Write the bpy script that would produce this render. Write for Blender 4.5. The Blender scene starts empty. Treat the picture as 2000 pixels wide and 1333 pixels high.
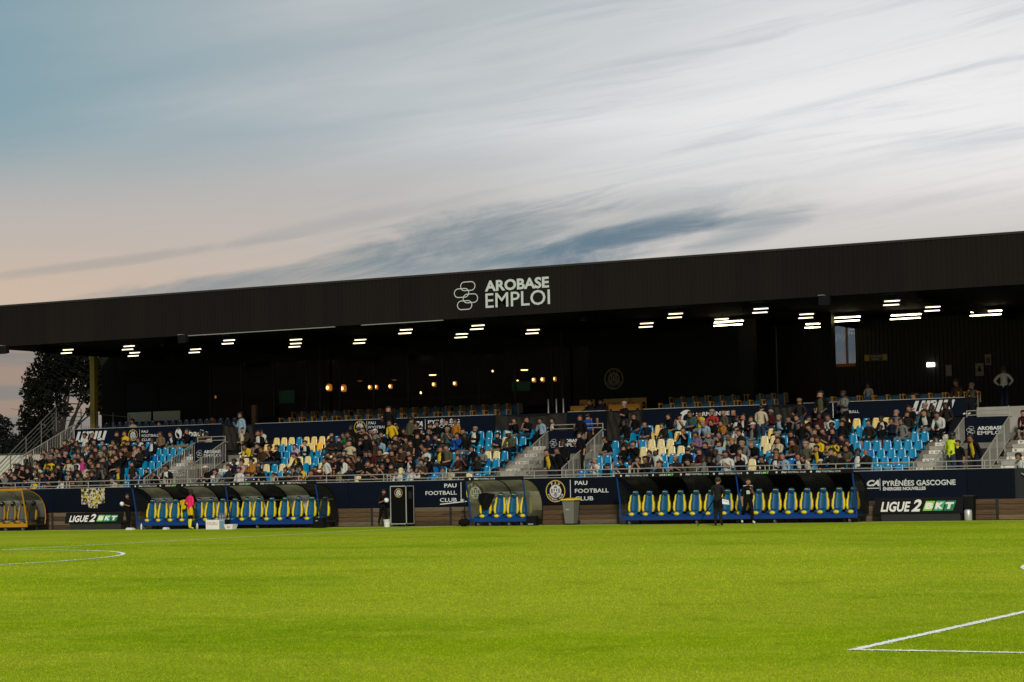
import bpy, bmesh, math, random
import numpy as np
from mathutils import Vector, Matrix
random.seed(11); np.random.seed(11)
SC = bpy.context.scene
COL = SC.collection
R = math.radians

# ------------------------------------------------------------------ camera, world, floodlight lamp, exposure
F_PX, PITCH, ROLL, YAW, EYE = [4329.595832217487, 0.06434768597518567, -0.02028977869288878, 0.49427880434343235, 1.7419523386003528]
fw = Vector((-math.sin(YAW)*math.cos(PITCH), math.cos(YAW)*math.cos(PITCH), math.sin(PITCH)))
rt = Vector((math.cos(YAW), math.sin(YAW), 0)); up = rt.cross(fw)
rt2 = math.cos(ROLL)*rt + math.sin(ROLL)*up; up2 = -math.sin(ROLL)*rt + math.cos(ROLL)*up
cam = bpy.data.objects.new('camera', bpy.data.cameras.new('camera')); COL.objects.link(cam)
cam.data.lens = 36*F_PX/2000; cam.data.sensor_width = 36; cam.data.sensor_fit = 'HORIZONTAL'
cam.data.clip_start = .5; cam.data.clip_end = 3000
cam.matrix_world = Matrix(((rt2.x, up2.x, -fw.x, 0), (rt2.y, up2.y, -fw.y, 0), (rt2.z, up2.z, -fw.z, EYE), (0, 0, 0, 1)))
SC.camera = cam
SC.view_settings.view_transform = 'Standard'; SC.view_settings.look = 'None'
SC.view_settings.exposure = 0.0; SC.view_settings.gamma = 1.0; SC.view_settings.use_curve_mapping = False

FLOOD_TRAVEL = Vector((-.47, .88, -math.tan(R(24))))
sun = bpy.data.objects.new('sun', bpy.data.lights.new('sun', 'SUN')); COL.objects.link(sun)  # sun lamp standing in for the pitch floodlights out of view
sun.data.energy = 2.9; sun.data.angle = R(6); sun.data.color = (1.0, .94, .80)
sun.rotation_euler = FLOOD_TRAVEL.to_track_quat('-Z', 'Y').to_euler()

def lin(r, g, b):
    f = lambda c: (c/12.92 if c <= .04045 else ((c+.055)/1.055)**2.4)
    return (f(r/255), f(g/255), f(b/255))

world = bpy.data.worlds.new('World'); SC.world = world; world.use_nodes = True
def build_sky():
    nt = world.node_tree; N = nt.nodes; L = nt.links; N.clear()
    def put(x, sock):
        if isinstance(x, (int, float)): sock.default_value = x
        elif isinstance(x, tuple): sock.default_value = (*x, 1)
        else: L.new(x, sock)
    def m(op, a, b=0., c=None, clamp=False):
        n = N.new('ShaderNodeMath'); n.operation = op; n.use_clamp = clamp
        put(a, n.inputs[0]); put(b, n.inputs[1])
        if c is not None: put(c, n.inputs[2])
        return n.outputs[0]
    def ss(x, a, b):
        n = N.new('ShaderNodeMapRange'); n.interpolation_type = 'SMOOTHSTEP'
        put(x, n.inputs['Value']); n.inputs['From Min'].default_value = a; n.inputs['From Max'].default_value = b
        return n.outputs[0]
    def mix(f, a, b):
        n = N.new('ShaderNodeMix'); n.data_type = 'RGBA'
        put(f, n.inputs['Factor']); put(a, n.inputs['A']); put(b, n.inputs['B']); return n.outputs['Result']
    def noise(x, y, z, scale, detail=4., rough=.5, dist=0.):
        c = N.new('ShaderNodeCombineXYZ'); put(x, c.inputs[0]); put(y, c.inputs[1]); put(z, c.inputs[2])
        n = N.new('ShaderNodeTexNoise'); n.inputs['Scale'].default_value = scale; n.inputs['Detail'].default_value = detail
        n.inputs['Roughness'].default_value = rough; n.inputs['Distortion'].default_value = dist
        L.new(c.outputs[0], n.inputs['Vector']); return n.outputs[0]
    tc = N.new('ShaderNodeTexCoord'); sx = N.new('ShaderNodeSeparateXYZ'); L.new(tc.outputs['Generated'], sx.inputs[0])
    x, y, z = sx.outputs
    az = m('MULTIPLY', m('ARCTAN2', x, y), 180/math.pi); el = m('MULTIPLY', m('ARCSINE', z), 180/math.pi)
    X = m('DIVIDE', m('ADD', az, 41.3), 26.3)                       # 0 .. 1 from the leftmost to the rightmost azimuth in view
    # streak coordinates: along the high cloud bands (they climb to the east) and across them
    al = m('ADD', m('MULTIPLY', az, .985), m('MULTIPLY', el, .17)); ac = m('SUBTRACT', m('MULTIPLY', el, .985), m('MULTIPLY', az, .17))
    warp = m('SUBTRACT', noise(m('MULTIPLY', al, .05), m('MULTIPLY', ac, .3), 3.1, 1., 3., .5), .5)
    ac2 = m('ADD', ac, m('MULTIPLY', warp, 2.2))
    n_big = noise(m('MULTIPLY', al, .055), m('MULTIPLY', ac2, .42), 0., 1., 4., .52)
    n_fine = noise(m('MULTIPLY', al, .10), m('MULTIPLY', ac2, 1.7), 7.3, 1., 6., .6)
    n_soft = noise(m('MULTIPLY', az, .11), m('MULTIPLY', el, .2), 1.7, 1., 3., .5)
    n_wisp = noise(m('MULTIPLY', m('ADD', az, m('MULTIPLY', el, 1.1)), .22), m('MULTIPLY', m('SUBTRACT', m('MULTIPLY', el, .9), m('MULTIPLY', az, .24)), 1.25), 5.5, 1., 7., .66, .7)
    teal, grey, white = lin(126, 159, 171), lin(180, 187, 190), lin(243, 241, 241)
    pink, peach, dark = lin(198, 185, 176), lin(208, 184, 163), lin(52, 94, 118)
    c = mix(ss(m('ADD', X, m('MULTIPLY', m('SUBTRACT', n_big, .5), .38)), -.12, .42), teal, grey)
    # the lit cloud sheet toward the set sun
    g = m('MULTIPLY', ss(m('ADD', m('MULTIPLY', X, 1.08), m('ADD', m('MULTIPLY', m('SUBTRACT', n_big, .5), .75), m('MULTIPLY', m('SUBTRACT', n_fine, .5), .25))), .20, 1.02),
          m('MULTIPLY', ss(el, 5.0, 7.6), m('SUBTRACT', 1., m('MULTIPLY', ss(el, 9.0, 15.), .5))))
    c = mix(g, c, white)
    p = m('MULTIPLY', ss(el, 9.6, 6.6), m('SUBTRACT', 1., m('MULTIPLY', ss(X, .18, .72), .72)))
    c = mix(m('MULTIPLY', p, .85), c, pink)
    c = mix(m('MULTIPLY', m('MULTIPLY', ss(el, 7.2, 4.8), ss(X, .6, 0.)), .95), c, peach)
    cream = m('MULTIPLY', m('MULTIPLY', ss(el, 7.8, 6.3), ss(X, .35, .6)), .55); c = mix(cream, c, lin(212, 203, 196))
    # wispy grey-blue cloud and gaps low above the roof, each a feathered streak that climbs to the right
    nn = m('ADD', m('MULTIPLY', n_wisp, .55), m('MULTIPLY', n_fine, .45))
    for cx, ce, lx, te, sl, k, col in ((.447, 6.30, .115, .55, 4.2, .80, lin(98, 122, 134)), (.59, 6.10, .092, .38, 5.6, .92, lin(42, 92, 122)), (.56, 6.5, .20, .60, 3.0, .45, lin(120, 136, 144)), (.725, 6.34, .05, .30, 7.5, .50, lin(104, 128, 142)), (.115, 5.88, .12, .10, 3.6, .28, lin(112, 126, 136)), (.30, 5.42, .17, .30, 2.6, .70, lin(104, 128, 142)), (.34, 6.9, .10, .16, 4.6, .32, lin(146, 152, 158)), (.86, 6.9, .12, .16, 3.2, .16, lin(160, 166, 172))):
        du = m('DIVIDE', m('SUBTRACT', X, cx), lx); dv = m('DIVIDE', m('SUBTRACT', m('SUBTRACT', el, ce), m('MULTIPLY', m('SUBTRACT', X, cx), sl)), te)
        d2 = m('ADD', m('POWER', m('ABSOLUTE', du), 2.), m('POWER', m('ABSOLUTE', dv), 2.))
        f = m('MULTIPLY', ss(m('ADD', m('MULTIPLY', d2, .8), m('MULTIPLY', m('SUBTRACT', nn, .5), -7.5)), 2.1, -.7), k)
        c = mix(f, c, col)
    hi = m('MULTIPLY', m('MULTIPLY', ss(el, 7.6, 8.6), ss(X, .15, .6)), ss(n_fine, .50, .68))
    c = mix(m('MULTIPLY', hi, .34), c, lin(165, 176, 186))
    n_fib = noise(m('MULTIPLY', al, .16), m('MULTIPLY', ac2, 4.2), 11.3, 1., 6., .68)
    c = mix(m('MULTIPLY', ss(m('ADD', n_fib, m('MULTIPLY', m('SUBTRACT', n_fine, .5), .5)), .46, .66), m('MULTIPLY', ss(X, -.1, .5), .09)), c, lin(150, 158, 164))
    lo = ss(el, 4.7, 3.6)
    c = mix(m('MULTIPLY', lo, .75), c, mix(ss(noise(m('MULTIPLY', az, .05), m('MULTIPLY', el, 1.6), 2.2, 1., 3., .5), .44, .6), lin(140, 118, 110), lin(98, 104, 112)))
    hz = m('MULTIPLY', m('SUBTRACT', 1., m('MULTIPLY', ss(el, 3., -4.), .85)), .94); 
    sk = N.new('ShaderNodeTexSky'); sk.sky_type = 'NISHITA'; sk.sun_disc = False
    sk.sun_elevation = R(24); sk.sun_rotation = math.atan2(-FLOOD_TRAVEL.x, -FLOOD_TRAVEL.y)
    b1 = N.new('ShaderNodeBackground'); L.new(c, b1.inputs[0]); L.new(hz, b1.inputs[1])
    b2 = N.new('ShaderNodeBackground'); L.new(sk.outputs[0], b2.inputs[0]); b2.inputs[1].default_value = .004
    ad = N.new('ShaderNodeAddShader'); L.new(b1.outputs[0], ad.inputs[0]); L.new(b2.outputs[0], ad.inputs[1])
    out = N.new('ShaderNodeOutputWorld'); L.new(ad.outputs[0], out.inputs['Surface'])
build_sky()

# ------------------------------------------------------------------ materials
MATS = {}
def mat(name, rgb, rough=.6, metal=0., var=.12, scale=6., bump=0., spec=.4, emit=None, estr=0., stretch=None, rgb2=None):
    if name in MATS: return MATS[name]
    ma = bpy.data.materials.new(name); ma.use_nodes = True; nt = ma.node_tree; N = nt.nodes; L = nt.links
    b = N['Principled BSDF']; b.inputs['Roughness'].default_value = rough; b.inputs['Metallic'].default_value = metal
    b.inputs['Specular IOR Level'].default_value = spec
    tc = N.new('ShaderNodeTexCoord'); mp = N.new('ShaderNodeMapping'); L.new(tc.outputs['Object'], mp.inputs[0])
    if stretch: mp.inputs['Scale'].default_value = stretch
    n = N.new('ShaderNodeTexNoise'); n.inputs['Scale'].default_value = scale; n.inputs['Detail'].default_value = 5; L.new(mp.outputs[0], n.inputs['Vector'])
    mx = N.new('ShaderNodeMix'); mx.data_type = 'RGBA'; L.new(n.outputs[0], mx.inputs['Factor'])
    mx.inputs['A'].default_value = (*[c*(1-var) for c in rgb], 1); mx.inputs['B'].default_value = (*[min(1, c*(1+var)) for c in (rgb2 or rgb)], 1)
    L.new(mx.outputs['Result'], b.inputs['Base Color'])
    if bump:
        bp = N.new('ShaderNodeBump'); bp.inputs['Strength'].default_value = bump; bp.inputs['Distance'].default_value = .02
        L.new(n.outputs[0], bp.inputs['Height']); L.new(bp.outputs[0], b.inputs['Normal'])
    if emit:
        b.inputs['Emission Color'].default_value = (*emit, 1); b.inputs['Emission Strength'].default_value = estr
    MATS[name] = ma; return ma
def glassy(name, tint, opacity, rough=.15, translucent=0.):
    ma = bpy.data.materials.new(name); ma.use_nodes = True; N = ma.node_tree.nodes; L = ma.node_tree.links
    b = N['Principled BSDF']; b.inputs['Base Color'].default_value = (*tint, 1); b.inputs['Roughness'].default_value = rough; b.inputs['Specular IOR Level'].default_value = .25
    tr = N.new('ShaderNodeBsdfTransparent'); tr.inputs[0].default_value = (*[min(1, .55+t*1.2) for t in tint], 1)
    n = N.new('ShaderNodeTexNoise'); n.inputs['Scale'].default_value = 1.6; n.inputs['Detail'].default_value = 4
    tc = N.new('ShaderNodeTexCoord'); L.new(tc.outputs['Object'], n.inputs['Vector'])
    ma_ = N.new('ShaderNodeMath'); ma_.operation = 'MULTIPLY_ADD'; L.new(n.outputs[0], ma_.inputs[0]); ma_.inputs[1].default_value = .3; ma_.inputs[2].default_value = opacity-.15
    ms = N.new('ShaderNodeMixShader'); L.new(ma_.outputs[0], ms.inputs[0]); L.new(tr.outputs[0], ms.inputs[1]); body = b.outputs[0]
    if translucent:
        tl = N.new('ShaderNodeBsdfTranslucent'); tl.inputs[0].default_value = (*[min(1, t*2.2) for t in tint], 1); m2 = N.new('ShaderNodeMixShader'); m2.inputs[0].default_value = translucent
        L.new(b.outputs[0], m2.inputs[1]); L.new(tl.outputs[0], m2.inputs[2]); body = m2.outputs[0]
    L.new(body, ms.inputs[2])
    L.new(ms.outputs[0], N['Material Output'].inputs[0]); MATS[name] = ma; return ma

BLACK = mat('black_paint', (.006, .006, .0065), .6, spec=.08)
STEEL = mat('galvanised_steel', (.31, .295, .255), .55, .3, .25, 9)
DSTEEL = mat('dark_steel', (.022, .021, .020), .6, spec=.1)
CONC = mat('terrace_concrete', (.125, .115, .098), .85, 0, .35, 2.2, .25)
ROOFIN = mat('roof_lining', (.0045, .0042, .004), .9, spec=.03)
FASC = mat('fascia_sheet', (.0102, .0083, .0078), .8, 0, .22, 1.2, 0, .06, stretch=(1.2, 1, .12))
FASC2 = mat('fascia_sheet_dark', (.0088, .0073, .0069), .8, 0, .22, 1.2, 0, .06, stretch=(1.2, 1, .12))
NAVY = mat('navy_vinyl', lin(4, 11, 26), .7, 0, .18, 1.5, 0, .1)
NAVYD = mat('navy_vinyl_dark', lin(3, 9, 21), .7, 0, .18, 1.5, 0, .1)
TARP = mat('grey_tarpaulin', (.018, .0165, .0145), .7, 0, .5, 2.5, .3, .08)
WHITE = mat('white_print', (.48, .49, .485), .5, 0, .05)
CREAMW = mat('cream_white_paint', (.40, .39, .31), .7, 0, .12, 2)
GOLD = mat('gold_print', lin(178, 148, 60), .5)
WOOD = [mat('weathered_plank_%s' % k, tuple(v*1.15 for v in c), .85, 0, .8, 3., .35, .06, stretch=(.5, 3, 7)) for k, c in
        (('brown', (.072, .046, .026)), ('grey', (.095, .072, .050)), ('dark', (.045, .030, .018)), ('tan', (.125, .085, .045)))]
SEATBLUE = mat('seat_blue_plastic', lin(0, 110, 150), .32, 0, .08, 3, 0, .5)
SEATBLUE2 = mat('seat_royal_blue_plastic', lin(0, 92, 154), .32, 0, .08, 3, 0, .5)
SEATCREAM = mat('seat_cream_plastic', lin(196, 180, 130), .35, 0, .12, 3, 0, .5)
SEATYEL = mat('seat_faded_yellow_plastic', lin(204, 178, 108), .35, 0, .12, 3, 0, .5)
SEATGOLD = mat('seat_bright_yellow_plastic', lin(224, 170, 8), .35, 0, .06, 3, 0, .5)
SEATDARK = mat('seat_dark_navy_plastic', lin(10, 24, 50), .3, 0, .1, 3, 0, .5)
CHBLUE = mat('armchair_teal_blue', lin(4, 58, 84), .4)
CHYEL = mat('armchair_amber', lin(138, 94, 20), .4)
DUGBLUE = mat('dugout_seat_blue', lin(0, 72, 112), .4, 0, .15, 4, .1)
DUGYEL = mat('dugout_bolster_yellow', lin(204, 180, 14), .4, 0, .1, 4)
DUGFRAME = mat('dugout_frame_blue', lin(2, 46, 108), .35)
DUGNAVY = mat('dugout_headrest_blue', lin(4, 54, 90), .4)
YELFRAME = mat('dugout_frame_yellow', lin(160, 112, 12), .35)
YELBOL = mat('bolster_ochre', lin(140, 104, 20), .45)
GREYSEAT = mat('dugout_seat_grey', lin(70, 72, 68), .5)
SMOKE = glassy('smoked_acrylic', (.055, .050, .040), .66, .3, .55)
CLEARA = glassy('clear_acrylic', (.26, .24, .16), .55, .3, .7)
PALEA = glassy('pale_acrylic', (.74, .72, .63), .92, .3, .45)
SIDEA = glassy('side_acrylic', (.03, .03, .024), .30, .2)
WGLASS = glassy('facade_glass', (.008, .009, .011), .20, .08)
BLUEGL = glassy('tinted_window_glass', (.16, .24, .33), .40, .08)
RUBBER = mat('black_rubber', (.012, .012, .012), .7)
TUBE2 = None
def lit(name, rgb, s): return mat(name, rgb, .5, emit=rgb, estr=s, var=.02)
TUBE = lit('lit_tube', (1., .88, .62), 2.4)
TUBE2 = lit('lit_long_tube', (1., .84, .52), 12.)
WARM = lit('lit_warm_shade', (1., .34, .05), 1.3)
BULB = lit('lit_warm_bulb', (1., .66, .22), 16.)
SCREEN = lit('lit_pitch_screen', (.015, .075, .03), .4)
EMERG = lit('lit_emergency_lamp', (1., .93, .85), 6.)

# ------------------------------------------------------------------ mesh helpers
class MB:
    def __init__(s): s.v = []; s.f = []; s.m = []
    def add(s, vs, fs, m=0):
        o = len(s.v); s.v += [tuple(v) for v in vs]; s.f += [tuple(i+o for i in f) for f in fs]; s.m += [m]*len(fs); return s
    def box(s, x0, x1, y0, y1, z0, z1, m=0):
        return s.add([(x0,y0,z0),(x1,y0,z0),(x1,y1,z0),(x0,y1,z0),(x0,y0,z1),(x1,y0,z1),(x1,y1,z1),(x0,y1,z1)],
                     [(0,3,2,1),(4,5,6,7),(0,1,5,4),(1,2,6,5),(2,3,7,6),(3,0,4,7)], m)
    def bar(s, a, b, r, n=6, m=0, r2=None):
        a = Vector(a); b = Vector(b); d = (b-a).normalized(); u = d.orthogonal().normalized(); w = d.cross(u); r2 = r if r2 is None else r2
        vs = []
        for c, rr in ((a, r), (b, r2)):
            vs += [c+rr*(math.cos(2*math.pi*k/n)*u+math.sin(2*math.pi*k/n)*w) for k in range(n)]
        fs = [(k, (k+1) % n, n+(k+1) % n, n+k) for k in range(n)] + [tuple(range(n-1, -1, -1)), tuple(range(n, 2*n))]
        return s.add(vs, fs, m)
    def path(s, pts, r, n=6, m=0):
        for a, b in zip(pts, pts[1:]): s.bar(a, b, r, n, m)
        return s
    def lathe(s, prof, n=12, c=(0,0,0), m=0):
        vs = [(c[0]+r*math.cos(2*math.pi*k/n), c[1]+r*math.sin(2*math.pi*k/n), c[2]+z) for r, z in prof for k in range(n)]
        fs = [(j*n+k, j*n+(k+1) % n, (j+1)*n+(k+1) % n, (j+1)*n+k) for j in range(len(prof)-1) for k in range(n)]
        fs += [tuple(range(n-1, -1, -1)), tuple(range((len(prof)-1)*n, len(prof)*n))]
        return s.add(vs, fs, m)
    def prism(s, poly, y0, y1, m=0):                                 # polygon in x, z extruded along y
        n = len(poly); vs = [(x, y0, z) for x, z in poly]+[(x, y1, z) for x, z in poly]
        return s.add(vs, [tuple(range(n)), tuple(range(2*n-1, n-1, -1))]+[(k, n+k, n+(k+1) % n, (k+1) % n) for k in range(n)], m)
    def ell(s, c, r, n=10, k=6, m=0):
        prof = [(math.sin(math.pi*j/k), -math.cos(math.pi*j/k)) for j in range(k+1)]; prof[0] = (.02, -1); prof[-1] = (.02, 1)
        o = len(s.v); s.lathe(prof, n, (0, 0, 0), m)
        for i in range(o, len(s.v)): v = s.v[i]; s.v[i] = (c[0]+v[0]*r[0], c[1]+v[1]*r[1], c[2]+v[2]*r[2])
        return s
    def mesh(s, name, mats, smooth=False):
        me = bpy.data.meshes.new(name); me.from_pydata(s.v, [], s.f)
        for q in (mats if isinstance(mats, (list, tuple)) else [mats]): me.materials.append(q)
        me.polygons.foreach_set('material_index', s.m)
        bm = bmesh.new(); bm.from_mesh(me); bmesh.ops.recalc_face_normals(bm, faces=bm.faces); bm.to_mesh(me); bm.free()
        if smooth: me.polygons.foreach_set('use_smooth', [True]*len(me.polygons))
        me.update(); return me
    def obj(s, name, mats, parent=None, loc=(0,0,0), smooth=False):
        return link(name, s.mesh(name, mats, smooth), parent, loc)
def link(name, me, parent=None, loc=(0,0,0), rz=0.):
    o = bpy.data.objects.new(name, me); COL.objects.link(o); o.location = loc
    if rz: o.rotation_euler = (0, 0, rz)
    if parent: o.parent = parent
    return o
def tag(o, label, cat, group=None):
    o['label'] = label; o['category'] = cat
    if group: o['group'] = group
    return o
def thing(name, label, cat, loc=(0,0,0), rz=0., group=None):
    return tag(link(name, None, None, loc, rz), label, cat, group)
def struct(o, kind='structure'): o['kind'] = kind; return o
def bevel(me, w=.01, seg=1):
    bm = bmesh.new(); bm.from_mesh(me); bmesh.ops.bevel(bm, geom=[e for e in bm.edges], offset=w, segments=seg, affect='EDGES', clamp_overlap=True); bm.to_mesh(me); bm.free(); return me

TXT = {}
def text_mesh(txt, bold=0., shear=0.):
    k = (txt, bold, shear)
    if k in TXT: return TXT[k]
    cu = bpy.data.curves.new('lettering', 'FONT'); cu.body = txt; cu.offset = bold; cu.shear = shear; cu.resolution_u = 3; cu.fill_mode = 'FRONT'
    o = bpy.data.objects.new('lettering', cu); COL.objects.link(o)
    dg = bpy.context.evaluated_depsgraph_get(); me = bpy.data.meshes.new_from_object(o.evaluated_get(dg))
    bpy.data.objects.remove(o); bpy.data.curves.remove(cu)
    vs = np.array([v.co[:] for v in me.vertices]); fs = [tuple(p.vertices) for p in me.polygons]; bpy.data.meshes.remove(me)
    mn = vs.min(0); mx = vs.max(0); vs = (vs-mn)/np.maximum(mx-mn, 1e-6); TXT[k] = (vs, fs); return TXT[k]
def lettering(parent, txt, x0, x1, z0, z1, y, m, bold=0., shear=0., name='lettering', tilt=0.):
    vs, fs = text_mesh(txt, bold, shear); b = MB()
    b.add([(x0+v[0]*(x1-x0), y-tilt*(z0+v[1]*(z1-z0)), z0+v[1]*(z1-z0)) for v in vs], fs)
    me = bpy.data.meshes.new(name); me.from_pydata(b.v, [], b.f); me.materials.append(m)
    return link(name, me, parent)
def disc(b, cx, cz, r, y, n=28, m=0, r0=0.):
    if r0 <= 0: b.add([(cx+r*math.cos(2*math.pi*k/n), y, cz+r*math.sin(2*math.pi*k/n)) for k in range(n)], [tuple(range(n))], m)
    else:
        vs = [(cx+q*math.cos(2*math.pi*k/n), y, cz+q*math.sin(2*math.pi*k/n)) for q in (r0, r) for k in range(n)]
        b.add(vs, [(k, (k+1) % n, n+(k+1) % n, n+k) for k in range(n)], m)
def capsule_ring(b, cx, cz, w, h, t, y, n=8, m=0):
    def out(ww, hh):
        r = hh/2; pts = []
        for sx, a0 in ((1, -90), (-1, 90)):
            for k in range(n+1):
                a = R(a0+180*k/n); pts.append((cx+sx*(ww/2-r)+r*math.cos(a), y, cz+r*math.sin(a)))
        return pts
    o = out(w, h); i = out(w-2*t, h-2*t); q = len(o)
    b.add(o+i, [(k, (k+1) % q, q+(k+1) % q, q+k) for k in range(q)], m)
def crest(parent, cx, cz, r, y, ring=GOLD, pale=WHITE, dark=NAVY):
    b = MB(); disc(b, cx, cz, r, y-.004, 32, 0); o = b.obj('crest', dark, parent)
    b = MB(); disc(b, cx, cz, r*.985, y-.008, 32, 0, r*.90); disc(b, cx, cz, r*.60, y-.008, 32, 0, r*.565); b.obj('crest_ring', ring, o)
    b = MB(); disc(b, cx, cz, r*.55, y-.008, 28); b.obj('crest_disc', pale, o)
    b = MB(); yy = y-.012
    b.prism([(cx-.14*r, cz+.30*r), (cx-.2*r, cz+.44*r), (cx-.08*r, cz+.38*r), (cx, cz+.47*r), (cx+.08*r, cz+.38*r), (cx+.2*r, cz+.44*r), (cx+.14*r, cz+.30*r)], yy, yy-.001)
    for sx in (-1, 1):
        b.box(cx+sx*.36*r-.06*r, cx+sx*.36*r+.06*r, yy-.001, yy, cz-.1*r, cz+.22*r)
        b.box(cx+sx*.13*r-.05*r, cx+sx*.13*r+.05*r, yy-.001, yy, cz-.02*r, cz+.24*r)
    b.box(cx-.44*r, cx+.44*r, yy-.001, yy, cz-.17*r, cz-.13*r)
    disc(b, cx, cz-.33*r, .16*r, yy, 14, 0, .11*r); b.box(cx-.02*r, cx+.02*r, yy-.001, yy, cz-.5*r, cz-.19*r); b.box(cx-.34*r, cx+.34*r, yy-.001, yy, cz-.36*r, cz-.32*r)
    b.obj('crest_emblem', dark, o)
    for txt, a0, a1, flip in (('PAU', 118, 62, 1), ('FOOTBALL CLUB', 205, 335, -1)):
        mb = MB()
        for k, ch in enumerate(txt):
            if ch == ' ': continue
            a = R(a0+(a1-a0)*k/(len(txt)-1)); vs, fs = text_mesh(ch, .03); h = r*.2*(1.15 if flip > 0 else .8); w = h*.75
            ux, uz = (math.sin(a), -math.cos(a)) if flip > 0 else (-math.sin(a), math.cos(a))
            wx, wz = (math.cos(a), math.sin(a)) if flip > 0 else (-math.cos(a), -math.sin(a))
            ox, oz = cx+.75*r*math.cos(a), cz+.75*r*math.sin(a)
            mb.add([(ox+ux*(v[0]-.5)*w+wx*(v[1]-.5)*h, yy, oz+uz*(v[0]-.5)*w+wz*(v[1]-.5)*h) for v in vs], fs)
        me = bpy.data.meshes.new('crest_lettering'); me.from_pydata(mb.v, [], mb.f); me.materials.append(pale); link('crest_lettering', me, o)
    return o
def chain_logo(parent, cx, cz, h, y, m):                              # four linked rounded outlines
    b = MB(); hh = h*.34; w = hh*1.83; t = h*.032
    for k, (dx, dz) in enumerate(((.02, .335), (-.24, .105), (.12, -.105), (-.12, -.335))): capsule_ring(b, cx+dx*h, cz+dz*h, w, hh, t, y-.002*k)
    return b.obj('chain_logo', m, parent)

# ------------------------------------------------------------------ ground, pitch, markings
SA, N0, PS = -7.695, 43.592, 1.1                 # penalty-area line, long axis of the pitch, pitch scale
def build_ground():
    b = MB(); b.box(-1200, 1200, -200, 2200, -.6, -.05); struct(b.obj('ground', mat('dark_ground', (.03, .032, .022), .95, 0, .3, .1)))
    ma = bpy.data.materials.new('pitch_turf'); ma.use_nodes = True; MATS['pitch_turf'] = ma
    N = ma.node_tree.nodes; L = ma.node_tree.links; bs = N['Principled BSDF']; bs.inputs['Roughness'].default_value = 1.; bs.inputs['Specular IOR Level'].default_value = .02
    tc = N.new('ShaderNodeTexCoord')
    def noise(sc, det, rough=.55, vec=None):
        n = N.new('ShaderNodeTexNoise'); n.inputs['Scale'].default_value = sc; n.inputs['Detail'].default_value = det; n.inputs['Roughness'].default_value = rough
        L.new(vec or tc.outputs['Object'], n.inputs['Vector']); return n.outputs[0]
    def mix(f, a, b_, mode='MIX'):
        n = N.new('ShaderNodeMix'); n.data_type = 'RGBA'; n.blend_type = mode
        if isinstance(f, float): n.inputs['Factor'].default_value = f
        else: L.new(f, n.inputs['Factor'])
        for k, v in (('A', a), ('B', b_)):
            if isinstance(v, tuple): n.inputs[k].default_value = (*v, 1)
            else: L.new(v, n.inputs[k])
        return n.outputs['Result']
    def ramp(x, a, b_):
        n = N.new('ShaderNodeMapRange'); n.interpolation_type = 'SMOOTHSTEP'; L.new(x, n.inputs[0]); n.inputs[1].default_value = a; n.inputs[2].default_value = b_; return n.outputs[0]
    G1, G2, G3 = (.150, .262, .0002), (.232, .330, .0004), (.362, .400, .026)
    # mowing bands run along the pitch, about 5.5 m wide
    wv = N.new('ShaderNodeTexWave'); wv.wave_type = 'BANDS'; wv.bands_direction = 'Y'; wv.inputs['Scale'].default_value = .0285; wv.inputs['Distortion'].default_value = 2.2; wv.inputs['Detail Scale'].default_value = .09
    L.new(tc.outputs['Object'], wv.inputs['Vector'])
    c = mix(ramp(noise(.16, 4), .36, .64), G1, G2)
    c = mix(ramp(wv.outputs[0], .15, .85), c, mix(.42, c, G3)); c = mix(ramp(noise(.075, 4), .42, .60), c, mix(.6, c, G3)); c = mix(ramp(noise(.35, 4, .65), .48, .64), c, mix(.5, c, G3)); c = mix(ramp(noise(.5, 5, .7), .56, .70), c, mix(.55, c, (.13, .20, .001))); c = mix(ramp(noise(38., 3, .7), .36, .64), mix(.75, c, (.72, .80, .6), 'MULTIPLY'), mix(.16, c, (.6, .6, .03)))
    c = mix(ramp(noise(1.6, 6, .75), .46, .64), c, mix(.42, c, G3)); c = mix(ramp(noise(2.6, 5, .75), .56, .70), c, mix(.40, c, (.12, .19, .001)))
    c = mix(ramp(noise(9., 4, .7), .40, .72), mix(.5, c, (.80, .84, .72), 'MULTIPLY'), mix(.14, c, G3))
    c = mix(ramp(noise(.9, 3, .6), .70, .76), c, mix(.35, c, (.12, .13, .02)))
    L.new(c, bs.inputs['Base Color'])
    bp = N.new('ShaderNodeBump'); bp.inputs['Strength'].default_value = .55; bp.inputs['Distance'].default_value = .03; up_n = N.new('ShaderNodeCombineXYZ'); up_n.inputs[2].default_value = 1.; L.new(up_n.outputs[0], bp.inputs['Normal']); L.new(noise(26., 6, .7), bp.inputs['Height']); L.new(bp.outputs[0], bs.inputs['Normal'])
    mb = ma.copy(); mb.name = 'turf_blade'; MATS['turf_blade'] = mb; NB_ = mb.node_tree.nodes; LB_ = mb.node_tree.links; pb = NB_['Principled BSDF']
    src = pb.inputs['Base Color'].links[0].from_socket; LB_.remove(pb.inputs['Normal'].links[0])
    dk = NB_.new('ShaderNodeMix'); dk.data_type = 'RGBA'; dk.blend_type = 'MULTIPLY'; dk.inputs['Factor'].default_value = 1.; dk.inputs['B'].default_value = (.80, .80, .78, 1); LB_.new(src, dk.inputs['A']); LB_.new(dk.outputs['Result'], pb.inputs['Base Color'])
    tl = NB_.new('ShaderNodeBsdfTranslucent'); LB_.new(dk.outputs['Result'], tl.inputs[0]); ad = NB_.new('ShaderNodeAddShader'); LB_.new(pb.outputs[0], ad.inputs[0]); LB_.new(tl.outputs[0], ad.inputs[1]); LB_.new(ad.outputs[0], NB_['Material Output'].inputs[0])
    b = MB(); b.add([(-110, -8, 0), (30, -8, 0), (30, 82.75, 0), (-110, 82.75, 0)], [(0, 1, 2, 3)]); struct(b.obj('pitch', ma))
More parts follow.
